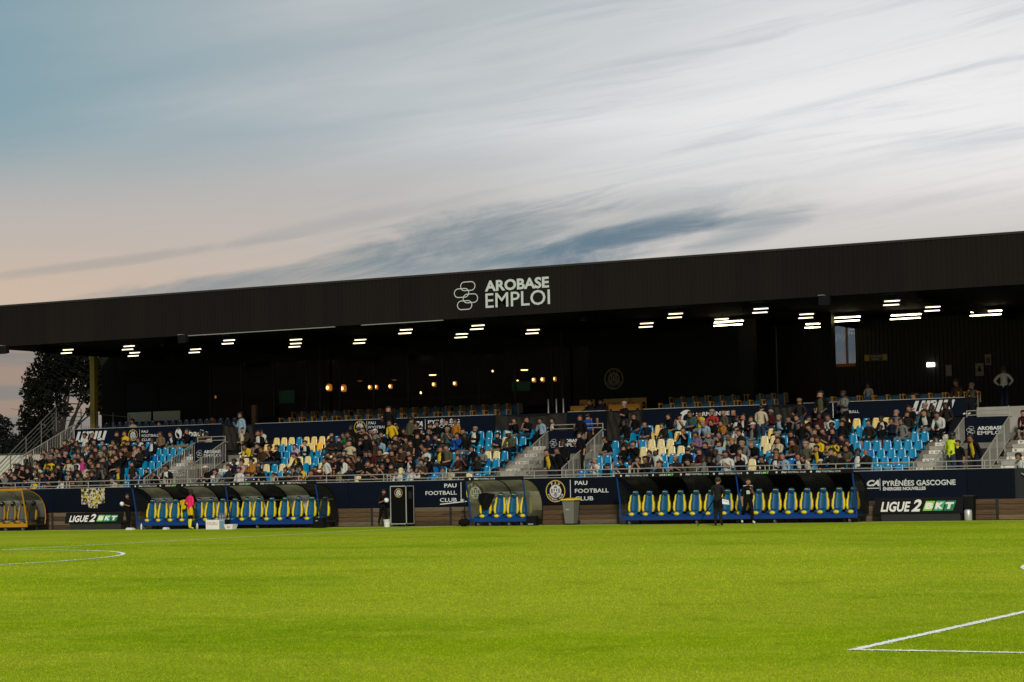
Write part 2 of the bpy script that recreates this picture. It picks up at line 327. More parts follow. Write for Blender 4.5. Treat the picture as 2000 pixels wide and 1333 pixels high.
    b = MB(); b.add([(-110, 82.754, 0), (30, 82.754, 0), (30, 100, 0), (-110, 100, 0)], [(0, 1, 2, 3)]); struct(b.obj('apron', mat('wet_asphalt', (.022, .021, .019), .8, 0, .3, 2)))
    LP = mat('line_paint', (.80, .82, .75), .8, 0, .22, 18, .3)
    W = .12
    def strip(name, pts, w=W):
        vs = []; fs = []; P = [Vector((*p, 0)) for p in pts]
        for i, p in enumerate(P):
            t = (P[min(i+1, len(P)-1)]-P[max(i-1, 0)]).normalized(); q = Vector((-t.y, t.x, 0))
            j = w/2*(1+random.uniform(-.34, .26)); k = w/2*(1+random.uniform(-.34, .26))
            vs += [p+q*j+Vector((0, 0, .008)), p-q*k+Vector((0, 0, .008))]
        fs = [(2*i, 2*i+1, 2*i+3, 2*i+2) for i in range(len(P)-1)]
        me = bpy.data.meshes.new(name); me.from_pydata(vs, [], fs); me.materials.append(LP); struct(link(name, me))
    def seg(a, b_, step=.05):
        n = max(2, int((Vector(b_)-Vector(a)).length/step)); return [(a[0]+(b_[0]-a[0])*k/n, a[1]+(b_[1]-a[1])*k/n) for k in range(n+1)]
    n1 = N0-20.16*PS; n2 = N0+20.16*PS
    strip('penalty_area_front_line', seg((SA, n1-W/2), (SA, n2)))
    strip('penalty_area_side_line', seg((SA+W/2+.004, n1), (SA+16.5*PS, n1)))
    strip('halfway_line', seg((SA-36*PS, N0-34*PS), (SA-36*PS, N0+34*PS), .3))
    strip('touchline', seg((-105, N0+34*PS), (25, N0+34*PS), .4))
    strip('centre_circle', [(SA-36*PS+9.15*PS*math.cos(a), N0+9.15*PS*math.sin(a)) for a in np.linspace(0, 2*math.pi, 900)])
    a0 = math.acos(5.5/9.15); strip('penalty_arc', [(SA+5.5*PS-9.15*PS*math.cos(a), N0+9.15*PS*math.sin(a)) for a in np.linspace(-a0, a0, 160)])
    # short grass standing in the part of the pitch closest to us
    rng = np.random.default_rng(5); K = 300000
    d = 1/(rng.uniform(1/80., 1/17.5, K)); u = rng.uniform(-.262, .262, K)
    px = d*(-math.sin(YAW)+u*math.cos(YAW)); py = d*(math.cos(YAW)+u*math.sin(YAW))
    ok = (py < 82.5)&(py > -7); px = px[ok]; py = py[ok]; d = d[ok]; K = len(px)
    g = np.clip(d/24, .9, 2.2); w = rng.uniform(.004, .008, K)*g; h = rng.uniform(.006, .022, K)*np.clip(d/30, .9, 1.3); an = rng.uniform(0, 2*math.pi, K); l1 = rng.normal(0, .014, K); l2 = rng.normal(0, .014, K)
    v = np.zeros((K, 3, 3)); v[:, 0, 0] = px-w*np.cos(an); v[:, 0, 1] = py-w*np.sin(an); v[:, 1, 0] = px+w*np.cos(an); v[:, 1, 1] = py+w*np.sin(an)
    v[:, 2, 0] = px+l1; v[:, 2, 1] = py+l2; v[:, 2, 2] = h
    me = bpy.data.meshes.new('grass'); me.vertices.add(3*K); me.vertices.foreach_set('co', v.ravel()); me.loops.add(3*K); me.loops.foreach_set('vertex_index', np.arange(3*K))
    me.polygons.add(K); me.polygons.foreach_set('loop_start', np.arange(0, 3*K, 3)); me.polygons.foreach_set('loop_total', np.full(K, 3))
    q = np.random.default_rng(8).uniform(-.02, .02, K)
    on = ((abs(px-SA) < W/2+q)&(py > n1-W/2)) | ((abs(py-n1) < W/2+q)&(px > SA)) | (abs(np.hypot(px-SA+36*PS, py-N0)-9.15*PS) < W/2+q) | (abs(px-SA+36*PS) < W/2+q)
    me.materials.append(mb); me.materials.append(LP); me.polygons.foreach_set('material_index', on.astype(np.int32)); me.update(calc_edges=True)
    struct(link('grass', me), 'stuff')
build_ground()

# ------------------------------------------------------------------ grandstand
T, RZ, Z0, NB = .855, .331, 1.44, 85.0           # tread, rise, floor of row 0, seat-back line of row 0
WALL_N, WALL_Z = 83.2, 1.955
ROOF_Z, ROOF_T, FN = 8.93, 10.9, 83.5
UP_Z = 4.25
VOM = [(-65.4, -63.75), (-45.85, -43.25), (-26.7, -24.95)]
SL, SR = -74.6, -12.0
def build_stand():
    st = thing('grandstand', 'long dark football stand with deep brown fascia above the terraces', 'grandstand', (0, 0, 0))
    # terrace steps, one per row; rows 0..4 are cut by the three stair mouths
    cuts = sorted(VOM); full = []; a = SL-.4
    for x0, x1 in cuts: full.append((a, x0)); a = x1
    full.append((a, SR))
    for r in range(-1, 7):
        b = MB(); n0 = NB+T*r-.75; n1 = n0+T; z = Z0+RZ*r
        if r == -1: n0 = WALL_N+.12
        for x0, x1 in ([(SL-.4, SR)] if r in (-1, 5, 6) else full): b.box(x0, x1, n0, n1 if r < 6 else 90.77, 0 if r < 5 else z-.3, z)
        b.obj('terrace_step', CONC, st)
    b = MB()
    for x0, x1 in VOM: MB().box(x0+.002, x1-.002, NB-.748, 88.5, 1.0, 1.40).obj('stair_mouth_floor', mat('stair_floor', (.10, .095, .085), .9), st)
    b = MB()
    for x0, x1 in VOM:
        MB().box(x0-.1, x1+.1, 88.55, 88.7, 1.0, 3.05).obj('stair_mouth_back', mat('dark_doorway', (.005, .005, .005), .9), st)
    # upper level and wall behind the top row
    b = MB(); b.box(SL, SR, 90.92, 98.5, 3.6, UP_Z); b.box(SL, SR, 91.78, 98.5, UP_Z, 4.5); b.obj('upper_floor', CONC, st)
    b = MB(); b.box(SL, -27.0, 90.78, 90.91, 3.45, 4.96); b.obj('parapet', mat('parapet_dark', (.008, .008, .010), .8, spec=.05), st)
    # roof
    b = MB(); b.box(SL, SR, FN+.14, 98.6, ROOF_Z, ROOF_Z+.35); b.box(SL, SR, FN+.14, FN+.5, ROOF_Z+.35, ROOF_T-.05); rf = b.obj('roof', ROOFIN, st)
    b = MB(); b.box(SL-.02, SR, FN-.05, FN+.6, ROOF_T, ROOF_T+.09); b.obj('roof_edge_cap', DSTEEL, rf)
    pw = 1.0; proto = []
    for k in range(2):
        b = MB(); prof = []
        x = 0.
        while x < pw-.01:
            prof += [(x, 0.), (x+.07, 0.), (x+.085, -.028), (x+.175, -.028), (x+.19, 0.)]; x += .2
        prof.append((pw, 0.)); vs = []; fs = []
        for (px, py) in prof: vs += [(px, py, ROOF_Z+.02), (px, py, ROOF_T-.002)]
        fs = [(2*i, 2*i+2, 2*i+3, 2*i+1) for i in range(len(prof)-1)]; b.add(vs, fs); b.box(.003, pw-.003, .03, .12, ROOF_Z+.03, ROOF_T-.01); proto.append(b.mesh('fascia_panel', [FASC, FASC2][k]))
    s = SL
    while s < SR-1: link('fascia_panel', proto[0 if random.random() < .6 else 1], rf, (s, FN+random.uniform(0, .006), 0)); s += pw
    b = MB(); b.box(-62.6, -54.0, FN-.02, FN+.1, ROOF_Z-.018, ROOF_Z+.015); b.box(-52.6, -48.4, FN-.02, FN+.1, ROOF_Z-.018, ROOF_Z+.015); b.obj('soffit_trim', mat('soffit_metal', (.26, .255, .235), .45, .3), rf)
    b = MB(); s = SL+3
    while s < SR:
        me = MB().box(0, .22, FN+.6, 98.4, ROOF_Z-.34, ROOF_Z-.004).mesh('roof_girder', ROOFIN) if s < SL+4 else me
        link('roof_girder', me, rf, (s, 0, 0)); s += 7.4
    # posts carrying the roof
    b = MB(); b.box(-74.45, -74.15, 91.5, 91.8, 4.5, ROOF_Z); b.obj('column', mat('ochre_column', lin(150, 120, 44), .6), st)
    for s, w, n in ((-34.0, .52, 91.5), (-38.15, .7, 92.2)):
        b = MB(); b.box(s, s+w, n, n+.45, 4.5, ROOF_Z); b.obj('column', BLACK, st)
    for s in (-61.27, -47.62):
        b = MB(); b.bar((s, 93.3, 4.5), (s, 93.3, ROOF_Z), .06, 8); b.obj('column', DSTEEL, st)
    # hospitality front: posts, rails and glass panes with the bar room behind
    fn = 93.75
    fd = MB().box(SL+.2, -38.6, fn, fn+.1, 4.5, 5.35).box(SL+.2, -38.6, fn, fn+.1, 8.2, ROOF_Z).obj('facade_wall', BLACK, st)
    pane = MB().box(.05, 1.95, -.012, .012, 0, 2.83).mesh('pane', WGLASS)
    s = -68.4; k = 0
    while s < -46.6:
        w = MB().box(-.04, .04, fn, fn+.1, 5.352, 8.198).obj('window', DSTEEL, st, (s, 0, 0)); link('pane', pane, w, (0, fn+.05, 5.36)); s += 2.0
    b = MB(); b.box(s, -38.6, fn-.002, fn+.1, 5.352, 8.198); b.obj('facade_wall', BLACK, st)
    b = MB(); b.box(SL+.2, -73.9, fn-.002, fn+.1, 5.352, 8.198).box(-73.9, -68.5, fn, fn+.1, 5.352, 6.1).box(-73.9, -68.5, fn, fn+.1, 7.5, 8.198).box(-71.9, -71.7, fn, fn+.1, 6.1, 7.5); b.obj('facade_wall', mat('dark_render', (.010, .0095, .0085), .9, spec=.03), st)
    MB().box(-75.5, SL+.198, fn, fn+.3, 4.0, ROOF_Z).obj('facade_wall', MATS['dark_render'], st)
    MB().box(-73.75, -72.2, fn-.03, fn-.004, 5.42, 5.92).box(-72.05, -70.3, fn-.03, fn-.004, 5.42, 5.92).obj('sill_panel', mat('pale_panel', (.30, .29, .23), .8), st)
    for x in (-73.9, -71.7):
        b = MB(); b.box(x-.01, x+1.99 if x < -72 else -68.49, fn+.03, fn+.06, 6.09, 7.51); b.obj('window', mat('night_glass', (.006, .006, .007), .5, spec=.05), st)
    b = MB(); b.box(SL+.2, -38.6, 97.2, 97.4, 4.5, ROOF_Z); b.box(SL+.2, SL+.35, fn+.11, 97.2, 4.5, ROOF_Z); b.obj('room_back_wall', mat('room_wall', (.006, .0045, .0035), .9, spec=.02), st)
    # recessed sheet-metal wall at the right with one tall window
    rib = MB(); x = 0.
    prof = []
    while x < .99: prof += [(x, 0.), (x+.1, 0.), (x+.11, -.035), (x+.19, -.035), (x+.2, 0.)]; x += .2
    SHEET = mat('wall_sheet', (.012, .0115, .010), .5, .1, .2, 2, 0, .12)
    def sheet(x0, x1, z0, z1):
        s = x0
        while s < x1-.02:
            w = min(1.0, x1-s); b = MB(); pr = [(a_, c_) for a_, c_ in prof if a_ <= w]+[(w, 0.)]; vs = []
            for a_, c_ in pr: vs += [(a_, c_, z0), (a_, c_, z1)]
            b.add(vs, [(2*i, 2*i+2, 2*i+3, 2*i+1) for i in range(len(pr)-1)]); b.obj('cladding_panel', SHEET, st, (s, 97.5, 0)); s += 1.0
    MB().box(-38.6, -38.42, 93.85, 97.6, 4.5, ROOF_Z).obj('facade_wall', BLACK, st)
    sheet(-38.4, -35.66, 4.5, ROOF_Z); sheet(-34.55, SR, 4.5, ROOF_Z); sheet(-35.66, -34.55, 4.5, 6.9); sheet(-35.66, -34.55, 8.72, ROOF_Z)
    w = MB().box(-35.66, -34.55, 97.42, 97.56, 6.84, 6.98).box(-34.98, -34.90, 97.42, 97.56, 6.98, 8.72).obj('window', mat('orange_sill', lin(128, 66, 24), .6), st)
    for x0, x1 in ((-35.66, -34.98), (-34.90, -34.55)):
        b = MB(); b.box(x0+.01, x1-.01, 97.48, 97.51, 6.985, 8.715); b.obj('pane', BLUEGL, w)
    # pale concrete block and ledges at the right end of the upper level
    b = MB(); b.box(-26.75, SR, 90.2, 90.9, 3.4, 4.52); b.obj('end_landing', mat('pale_concrete', (.26, .25, .22), .85, 0, .3, 2, .2), st)
    return st
STAND = build_stand()

def build_wall():
    w = thing('perimeter_wall', 'low wooden plank wall along the pitch under the navy boards', 'wall', (0, 0, 0))
    MB().box(-80, -12, WALL_N+.02, WALL_N+.12, 0, WALL_Z-.002).obj('wall_core', mat('wall_core', (.012, .012, .014), .9), w)
    random.seed(4); s = -76.0; k = 0
    protos = [[bevel(MB().box(.05, 1.95, -.03, .018, .004, .192).mesh('plank', m), .006) for m in WOOD]]
    post = MB().box(-.05, .05, -.05, .018, 0, .82).mesh('wall_post', DSTEEL)
    while s < -14:
        for j in range(4):
            o = link('plank', protos[0][random.choice((0, 0, 1, 1, 2, 3 if s > -24.5 else 0))], w, (s, WALL_N+random.uniform(-.006, .006), .01+j*.2)); o.rotation_euler = (0, random.uniform(-.0015, .0015), 0)
        link('wall_post', post, w, (s, WALL_N, 0)); s += 2.0
build_wall()

def banner(name, label, x0, x1, z0, z1, n, m=NAVY, cat='banner', group=None, trim=True, th=.03):
    o = MB().box(x0, x1, n-th, n, z0, z1).obj(name, m); tag(o, label, cat, group)
    if trim: MB().box(x0+.01, x1-.01, n-th-.006, n-.004, z1+.002, z1+.022).obj('edge_strip', mat('pale_trim', (.5, .49, .45), .35, .5), o)
    return o
def ca_logo(o, x0, z0, w, h, y):
    lettering(o, 'CA', x0, x0+w, z0+h*.28, z0+h, y, WHITE, .045, .35)
    MB().add([(x0, y, z0), (x0+w*.95, y, z0), (x0+w*.98, y, z0+h*.09), (x0, y, z0+h*.09)], [(0, 1, 2, 3)]).obj('logo_stroke', WHITE, o)
def bars(o, lst, y, m=WHITE, name='divider'):
    for x0, x1, z0, z1 in lst: MB().add([(x0, y, z0), (x1, y, z0), (x1, y, z1), (x0, y, z1)], [(0, 1, 2, 3)]).obj(name, m, o)
def slant_mark(o, x0, x1, z0, z1, y):                                 # heavy slanted lower-case word: u n i y
    w = x1-x0; h = z1-z0; B = []
    def q(a, b_, c, d): B.append((a, b_, c, d))
    q(0, .085, .12, 1); q(.155, .24, 0, 1); q(.03, .17, 0, .2)
    q(.275, .36, 0, 1); q(.43, .515, 0, .88); q(.345, .49, .8, 1)
    q(.55, .635, 0, 1)
    q(.67, .755, .25, 1); q(.825, .91, -.35, 1); q(.70, .84, .12, .32)
    for a, b_, c, d in B:
        s_ = lambda x, z: (x0+w*x*.88+.38*h*(z-.0), y, z0+h*z)
        MB().add([s_(a, c), s_(b_, c), s_(b_, d), s_(a, d)], [(0, 1, 2, 3)]).obj('lettering', WHITE, o)
def build_boards():
    n = WALL_N-.035; y = n-.034; zb, zt = .83, WALL_Z
    banner('pitchside_banner', 'plain navy board on the wall behind the yellow dugout', -77.0, -69.9, zb, zt, n)
    banner('pitchside_banner', 'plain navy board under the hanging shirt-shaped collage cloth', -69.88, -63.3, zb, zt, n, NAVYD)
    banner('pitchside_banner', 'navy board hidden behind the longest row of dugout seats', -63.28, -53.2, zb, zt, n)
    o = banner('pitchside_banner', 'navy board with white PAU FOOTBALL CLUB lettering beside the black flight case', -53.18, -45.2, zb, zt, n)
    lettering(o, 'PAU', -48.27, -47.66, 1.64, 1.81, y, WHITE, .02); lettering(o, 'FOOTBALL', -49.22, -47.66, 1.33, 1.5, y, WHITE, .012); lettering(o, 'CLUB', -48.5, -47.66, 1.02, 1.19, y, WHITE, .012)
    bars(o, [(-47.455, -47.425, 1.0, 1.86)], y); crest(o, -46.72, 1.40, .47, y)
    o = banner('pitchside_banner', 'navy board with round gold crest and club lettering behind the wheelie bin', -45.18, -38.7, zb, zt, n, NAVYD)
    crest(o, -42.86, 1.40, .47, y); bars(o, [(-42.175, -42.145, 1.0, 1.86)], y)
    lettering(o, 'PAU', -41.95, -41.36, 1.64, 1.81, y, WHITE, .02); lettering(o, 'FOOTBALL', -41.95, -40.38, 1.31, 1.48, y, WHITE, .012); lettering(o, 'CLUB', -41.95, -41.1, .99, 1.16, y, WHITE, .012)
    banner('pitchside_banner', 'navy board hidden behind the dugout nearer the right-hand sponsor board', -38.68, -29.9, zb, zt, n)
    o = banner('pitchside_banner', 'navy board reading PYRÉNÉES GASCOGNE ÉNERGIES NOUVELLES above the sponsor board', -29.88, -25.15, zb, zt, n)
    ca_logo(o, -29.15, 1.27, .52, .34, y); bars(o, [(-28.62, -28.6, 1.2, 1.66)], y)
    lettering(o, 'PYRÉNÉES GASCOGNE', -28.5, -25.58, 1.36, 1.62, y, WHITE, .02); lettering(o, 'ÉNERGIES NOUVELLES', -28.49, -26.77, 1.19, 1.345, y, WHITE, .035)
    banner('pitchside_banner', 'blank navy board at the right end of the front wall', -25.13, -23.28, zb, zt, n, NAVYD)
    # boards behind the top row of the terrace
    n = 90.74; y = n-.034; zb, zt = 4.2, 4.97
    o = banner('upper_banner', 'navy board with slanted white wordmark and crest behind the left block', -75.0, -65.5, zb, zt+.05, n)
    slant_mark(o, -74.8, -72.45, 4.36, 4.90, y); crest(o, -71.03, 4.62, .3, y); bars(o, [(-70.62, -70.6, 4.3, 4.92)], y)
    lettering(o, 'PAU', -70.47, -70.08, 4.72, 4.85, y, WHITE, .012); lettering(o, 'FOOTBALL', -70.47, -69.38, 4.51, 4.64, y, WHITE, .008); lettering(o, 'CLUB', -70.47, -69.9, 4.30, 4.43, y, WHITE, .008)
    b = MB(); capsule_ring(b, -68.15, 4.62, .42, .56, .06, y); b.prism([(-68.3, 4.72), (-68.05, 4.86), (-67.96, 4.5), (-68.02, 4.36), (-68.12, 4.6)], y, y-.001); b.obj('seal_logo', WHITE, o)
    lettering(o, 'badie', -67.5, -66.3, 4.45, 4.78, y, WHITE, .02)
    o = banner('upper_banner', 'long navy board with small crest and PYRÉNÉES lettering behind the middle block', -63.45, -49.9, zb, zt, n)
    crest(o, -57.31, 4.6, .34, y); bars(o, [(-56.93, -56.91, 4.3, 4.9)], y); lettering(o, 'PAU', -56.82, -56.42, 4.74, 4.87, y, WHITE, .012); lettering(o, 'FOOTBALL', -56.82, -55.75, 4.53, 4.66, y, WHITE, .008); lettering(o, 'CLUB', -56.82, -56.3, 4.33, 4.45, y, WHITE, .008)
    ca_logo(o, -54.25, 4.45, .46, .36, y); bars(o, [(-53.66, -53.64, 4.4, 4.9)], y); lettering(o, 'PYRÉNÉES', -53.5, -51.76, 4.66, 4.88, y, WHITE, .02); lettering(o, 'GASCOGNE', -53.5, -51.76, 4.45, 4.62, y, WHITE, .02)
    banner('upper_banner', 'short plain navy board below the first yellow armchair', -46.07, -44.1, zb-.5, zt, n, NAVYD)
    o = banner('upper_banner', 'navy board with white wave logo behind the right block', -42.25, -36.3, zb, zt, n)
    b = MB()
    for k in range(9):
        a0, a1 = R(180-k*16), R(180-(k+1)*16); b.add([(-40.1+.42*math.cos(a0), y, 4.46+.42*math.sin(a0)), (-40.1+.42*math.cos(a1), y, 4.46+.42*math.sin(a1)), (-40.1+(.2+.02*k)*math.cos(a1), y, 4.46+(.16+.02*k)*math.sin(a1)), (-40.1+(.2+.02*k-.02)*math.cos(a0), y, 4.46+(.16+.02*k-.02)*math.sin(a0))], [(0, 1, 2, 3)])
    b.add([(-40.45, y, 4.32), (-40.05, y, 4.44), (-39.75, y, 4.36), (-40.05, y, 4.28)], [(0, 1, 2, 3)]); b.obj('wave_logo', WHITE, o)
    lettering(o, 'SERM ENVIE', -39.66, -38.05, 4.58, 4.76, y, WHITE, .025)
    o = banner('upper_banner', 'navy board with slanted white wordmark beside the right-hand stair mouth', -34.6, -27.4, zb, zt, n)
    bars(o, [(-33.24, -33.21, 4.3, 4.95)], y); lettering(o, 'FOOTBALL', -33.05, -32.05, 4.48, 4.6, y, WHITE, .008); slant_mark(o, -29.75, -27.6, 4.34, 4.90, y)
    # creased tarpaulins between the boards
    for lab, x0, x1, z0 in (('creased grey tarpaulin hanging beside the middle stair mouth', -49.85, -46.1, 3.5), ('creased grey tarpaulin hung under the yellow armchairs', -44.05, -42.3, 3.6), ('creased grey tarpaulin behind the standing photographer', -36.25, -34.65, 3.6), ('creased dark tarpaulin at the top of the left aisle', -65.4, -63.5, 3.7)):
        b = MB(); nx, nz = 26, 8; vs = []
        for j in range(nz+1):
            for i in range(nx+1):
                x = x0+(x1-x0)*i/nx; z = z0+(zt-z0)*j/nz-.16*math.sin(math.pi*i/nx)*(j/nz); vs.append((x, n-.05-.05*math.sin(i*1.3+j*.8)-.04*math.sin(i*.5-j*1.1), z))
        b.add(vs, [(j*(nx+1)+i, j*(nx+1)+i+1, (j+1)*(nx+1)+i+1, (j+1)*(nx+1)+i) for j in range(nz) for i in range(nx)]); tag(b.obj('tarpaulin', TARP, smooth=True), lab, 'tarpaulin')
    # sponsor boards over the stair mouths
    for (x0, x1), lab in zip(VOM, ('navy AROBASE EMPLOI board over the stair mouth beside the left block', 'navy AROBASE EMPLOI board over the middle stair mouth', 'navy AROBASE EMPLOI board over the stair mouth near the hi-vis steward')):
        o = banner('stair_banner', lab, x0-.2, x1+.05 if x1-x0 < 2 else x1-.7, 3.06, 4.08, 88.5, NAVY, trim=False); y = 88.465
        chain_logo(o, x0+.2, 3.52, .36, y, WHITE); lettering(o, 'AROBASE', x0+.46, x0+1.5, 3.54, 3.69, y, WHITE, .035); lettering(o, 'EMPLOI', x0+.46, x0+1.5, 3.35, 3.5, y, WHITE, .012)
    # fascia sign
    y = FN-.05
    o = thing('fascia_sign', 'white AROBASE EMPLOI sign with linked ring logo on the roof fascia', 'sign', (0, 0, 0))
    b = MB(); h = 1.22; cx, cz = -47.12, 9.93
    PALE = mat('sign_white', (.40, .43, .42), .5)
    chain_logo(o, cx, cz, h, y, PALE)
    lettering(o, 'AROBASE', -46.25, -43.13, 10.04, 10.52, y, PALE, .035); lettering(o, 'EMPLOI', -46.23, -43.10, 9.33, 9.97, y, PALE, .006)
build_boards()

def build_railings():
    # front rail on top of the wall
    t = thing('front_railing', 'thin galvanised double railing along the top of the front wall', 'railing', (0, 0, 0)); n = WALL_N+.2
    s0, s1 = -77., -23.2
    for z in (2.27, 2.07): MB().bar((s0, n, z), (s1, n, z), .022, 6).obj('rail', STEEL, t)
    post = MB().bar((0, 0, 1.1), (0, 0, 2.27), .02, 6).mesh('rail_post', STEEL); s = s0; k = 0
    while s < s1:
        link('rail_post', post, t, (s, n, 0))
        if k % 4 == 1:
            for d in (.18, .36): link('rail_post', post, t, (s+d, n, 0))
        s += 1.5; k += 1
    def sloped(lab, s, n0, n1, z0, z1, h=1.0, group=None, top=True):
        t = thing('stair_balustrade', lab, 'railing', (s, 0, 0), 0, group)
        MB().path([(0, n0, z0+h), (0, n1, z1+h), (0, n1+.35, z1+h)], .028, 6).obj('handrail', STEEL, t)
        MB().path([(0, n0, z0+.12), (0, n1, z1+.12)], .018, 5).obj('bottom_rail', STEEL, t)
        k = int((n1-n0)/.13); bal = MB().bar((0, 0, .12), (0, 0, h), .011, 4).mesh('baluster', STEEL); po = MB().bar((0, 0, -.1), (0, 0, h+.02), .026, 6).mesh('baluster_post', STEEL)
        for i in range(k+1):
            f = i/k; z = z0+(z1-z0)*f
            link('baluster_post' if i % 8 == 0 else 'baluster', po if i % 8 == 0 else bal, t, (0, n0+(n1-n0)*f, z))
    for (x0, x1), w in zip(VOM, ('left', 'middle', 'right')):
        sloped('barred stair balustrade on the far side of the %s stair mouth' % w if 0 else 'barred balustrade climbing the left edge of the %s stair mouth' % w, x0-.06, 84.4, 88.4, 1.36, 3.06)
        sloped('barred balustrade climbing the right edge of the %s stair mouth' % w, x1+.06, 84.4, 88.4, 1.36, 3.06)
        t = thing('landing_rail', 'short steel guard rail over the board of the %s stair mouth' % w, 'railing', ((x0+x1)/2, 88.6, 0)); h = (x1-x0)/2
        for z in (4.16, 4.34): MB().bar((-h, 0, z), (h, 0, z), .02, 6).obj('rail', STEEL, t)
        for x in (-h, 0, h): MB().bar((x, 0, 3.1), (x, 0, 4.34), .022, 6).obj('rail_post', STEEL, t)
    # open stair at the far left end
    t = thing('staircase_railing', 'tall five-bar railing on the outside stair by the tree', 'railing', (-75.0, 0, 0))
    A, B = (0, 83.6, 2.2), (0, 89.7, 6.37)
    DST2 = mat('weathered_steel', (.10, .095, .085), .6, .3, .25, 9)  # darker tone than the galvanised steel, for the left-end rails
    for k in range(5): MB().path([(0, A[1], A[2]-.22*k), (0, B[1], B[2]-.22*k), (0, 91.4, B[2]-.22*k)], .03 if k == 0 else .016, 6).obj('rail', DST2, t)
    for k in range(6):
        f = k/5.2; nn = A[1]+(B[1]-A[1])*min(f, 1)+(max(f, 1)-1)*5.; z = A[2]+(B[2]-A[2])*min(f, 1)
        MB().bar((0, nn, z-1.3), (0, nn, z), .03, 6).obj('rail_post', DST2, t)
    sloped('barred balustrade between the outside stair and the left block', -74.62, 86.2, 90.4, 2.6, 4.3, .95)
    t = thing('terrace_rail', 'thin rail with tall posts on the upper deck by the ochre column', 'railing', (-74.6, 0, 0))
    for k in range(4): MB().bar((k*1.05-.2, 91.2, 4.2), (k*1.05-.2, 91.2, 6.1-.12*k), .025, 6).obj('rail_post', DST2, t)
    MB().bar((-.3, 91.2, 5.9), (3.2, 91.2, 5.55), .016, 6).obj('rail', DST2, t)
    for k in range(28): MB().bar((-.2+k*.12, 91.2, 4.25), (-.2+k*.12, 91.2, 5.2), .008, 4).obj('baluster', DSTEEL, t)
    t = thing('gate_rails', 'three pale upright poles above the middle stair mouth', 'railing', (-47.2, 91.0, 0))
    for x in (0., .42, .78): MB().bar((x, 0, 4.7), (x, 0, 5.62), .03, 6).obj('rail_post', mat('pale_pole', (.34, .34, .33), .5), t)
    # handrail at the far right stair
    t = thing('aisle_handrail', 'sloping steel handrail at the right end of the front wall', 'railing', (-23.1, 0, 0))
    MB().path([(.1, 83.1, 1.75), (.9, 83.1, 1.3), (1.6, 83.1, .9)], .025, 6).obj('handrail', STEEL, t); MB().bar((.4, 83.1, 0), (.4, 83.1, 1.6), .02, 6).obj('rail_post', STEEL, t)
build_railings()

def build_aisles():
    PL = mat('number_plate', (.55, .53, .46), .6, 0, .25, 8); INK = mat('plate_ink', (.03, .035, .07), .6)
    PALEC = mat('aisle_step_concrete', (.27, .255, .215), .85, 0, .35, 5, .2)
    aisles = [(-66.8, -65.5, 'left', '←'), (-63.6, -62.3, 'left', '→'), (-47.35, -46.0, 'middle', '←'), (-43.15, -42.75, 'middle', '→'), (-28.2, -26.85, 'right', '←'), (-24.75, -23.4, 'right', '→')]
    for x0, x1, w, ar in aisles:
        side = 'first' if ar == '←' else 'second'
        t = thing('aisle_stair', 'concrete aisle steps with white row plates, %s of the two at the %s stair mouth' % (side, w), 'stairs', (0, 0, 0), 0, 'aisle stairs')
        for r in range(-1, 6):
            z = Z0+RZ*r; n1 = NB+T*r-.75+T
            MB().box(x0, x1, n1-.3, n1-.003, z+.003, z+RZ/2).obj('half_step', PALEC, t)
            pl = MB().box(x0+.15 if x1-x0 > .5 else x0+.03, x0+.85 if x1-x0 > .5 else x1-.03, n1-.012, n1-.004, z+RZ/2+.012, z+RZ-.012).obj('row_plate', PL, t)
            txt = {'←': '← %d-%d' % (36+r*9, 42+r*9), '→': 'ABCDEFGH'[r+1]}[ar]; L_ = .5 if ar == '←' else .1
            lettering(pl, txt, x0+.25 if x1-x0 > .5 else x0+.12, x0+.25+L_ if x1-x0 > .5 else x0+.26, z+RZ/2+.04, z+RZ-.04, n1-.016, INK, .02)
build_aisles()

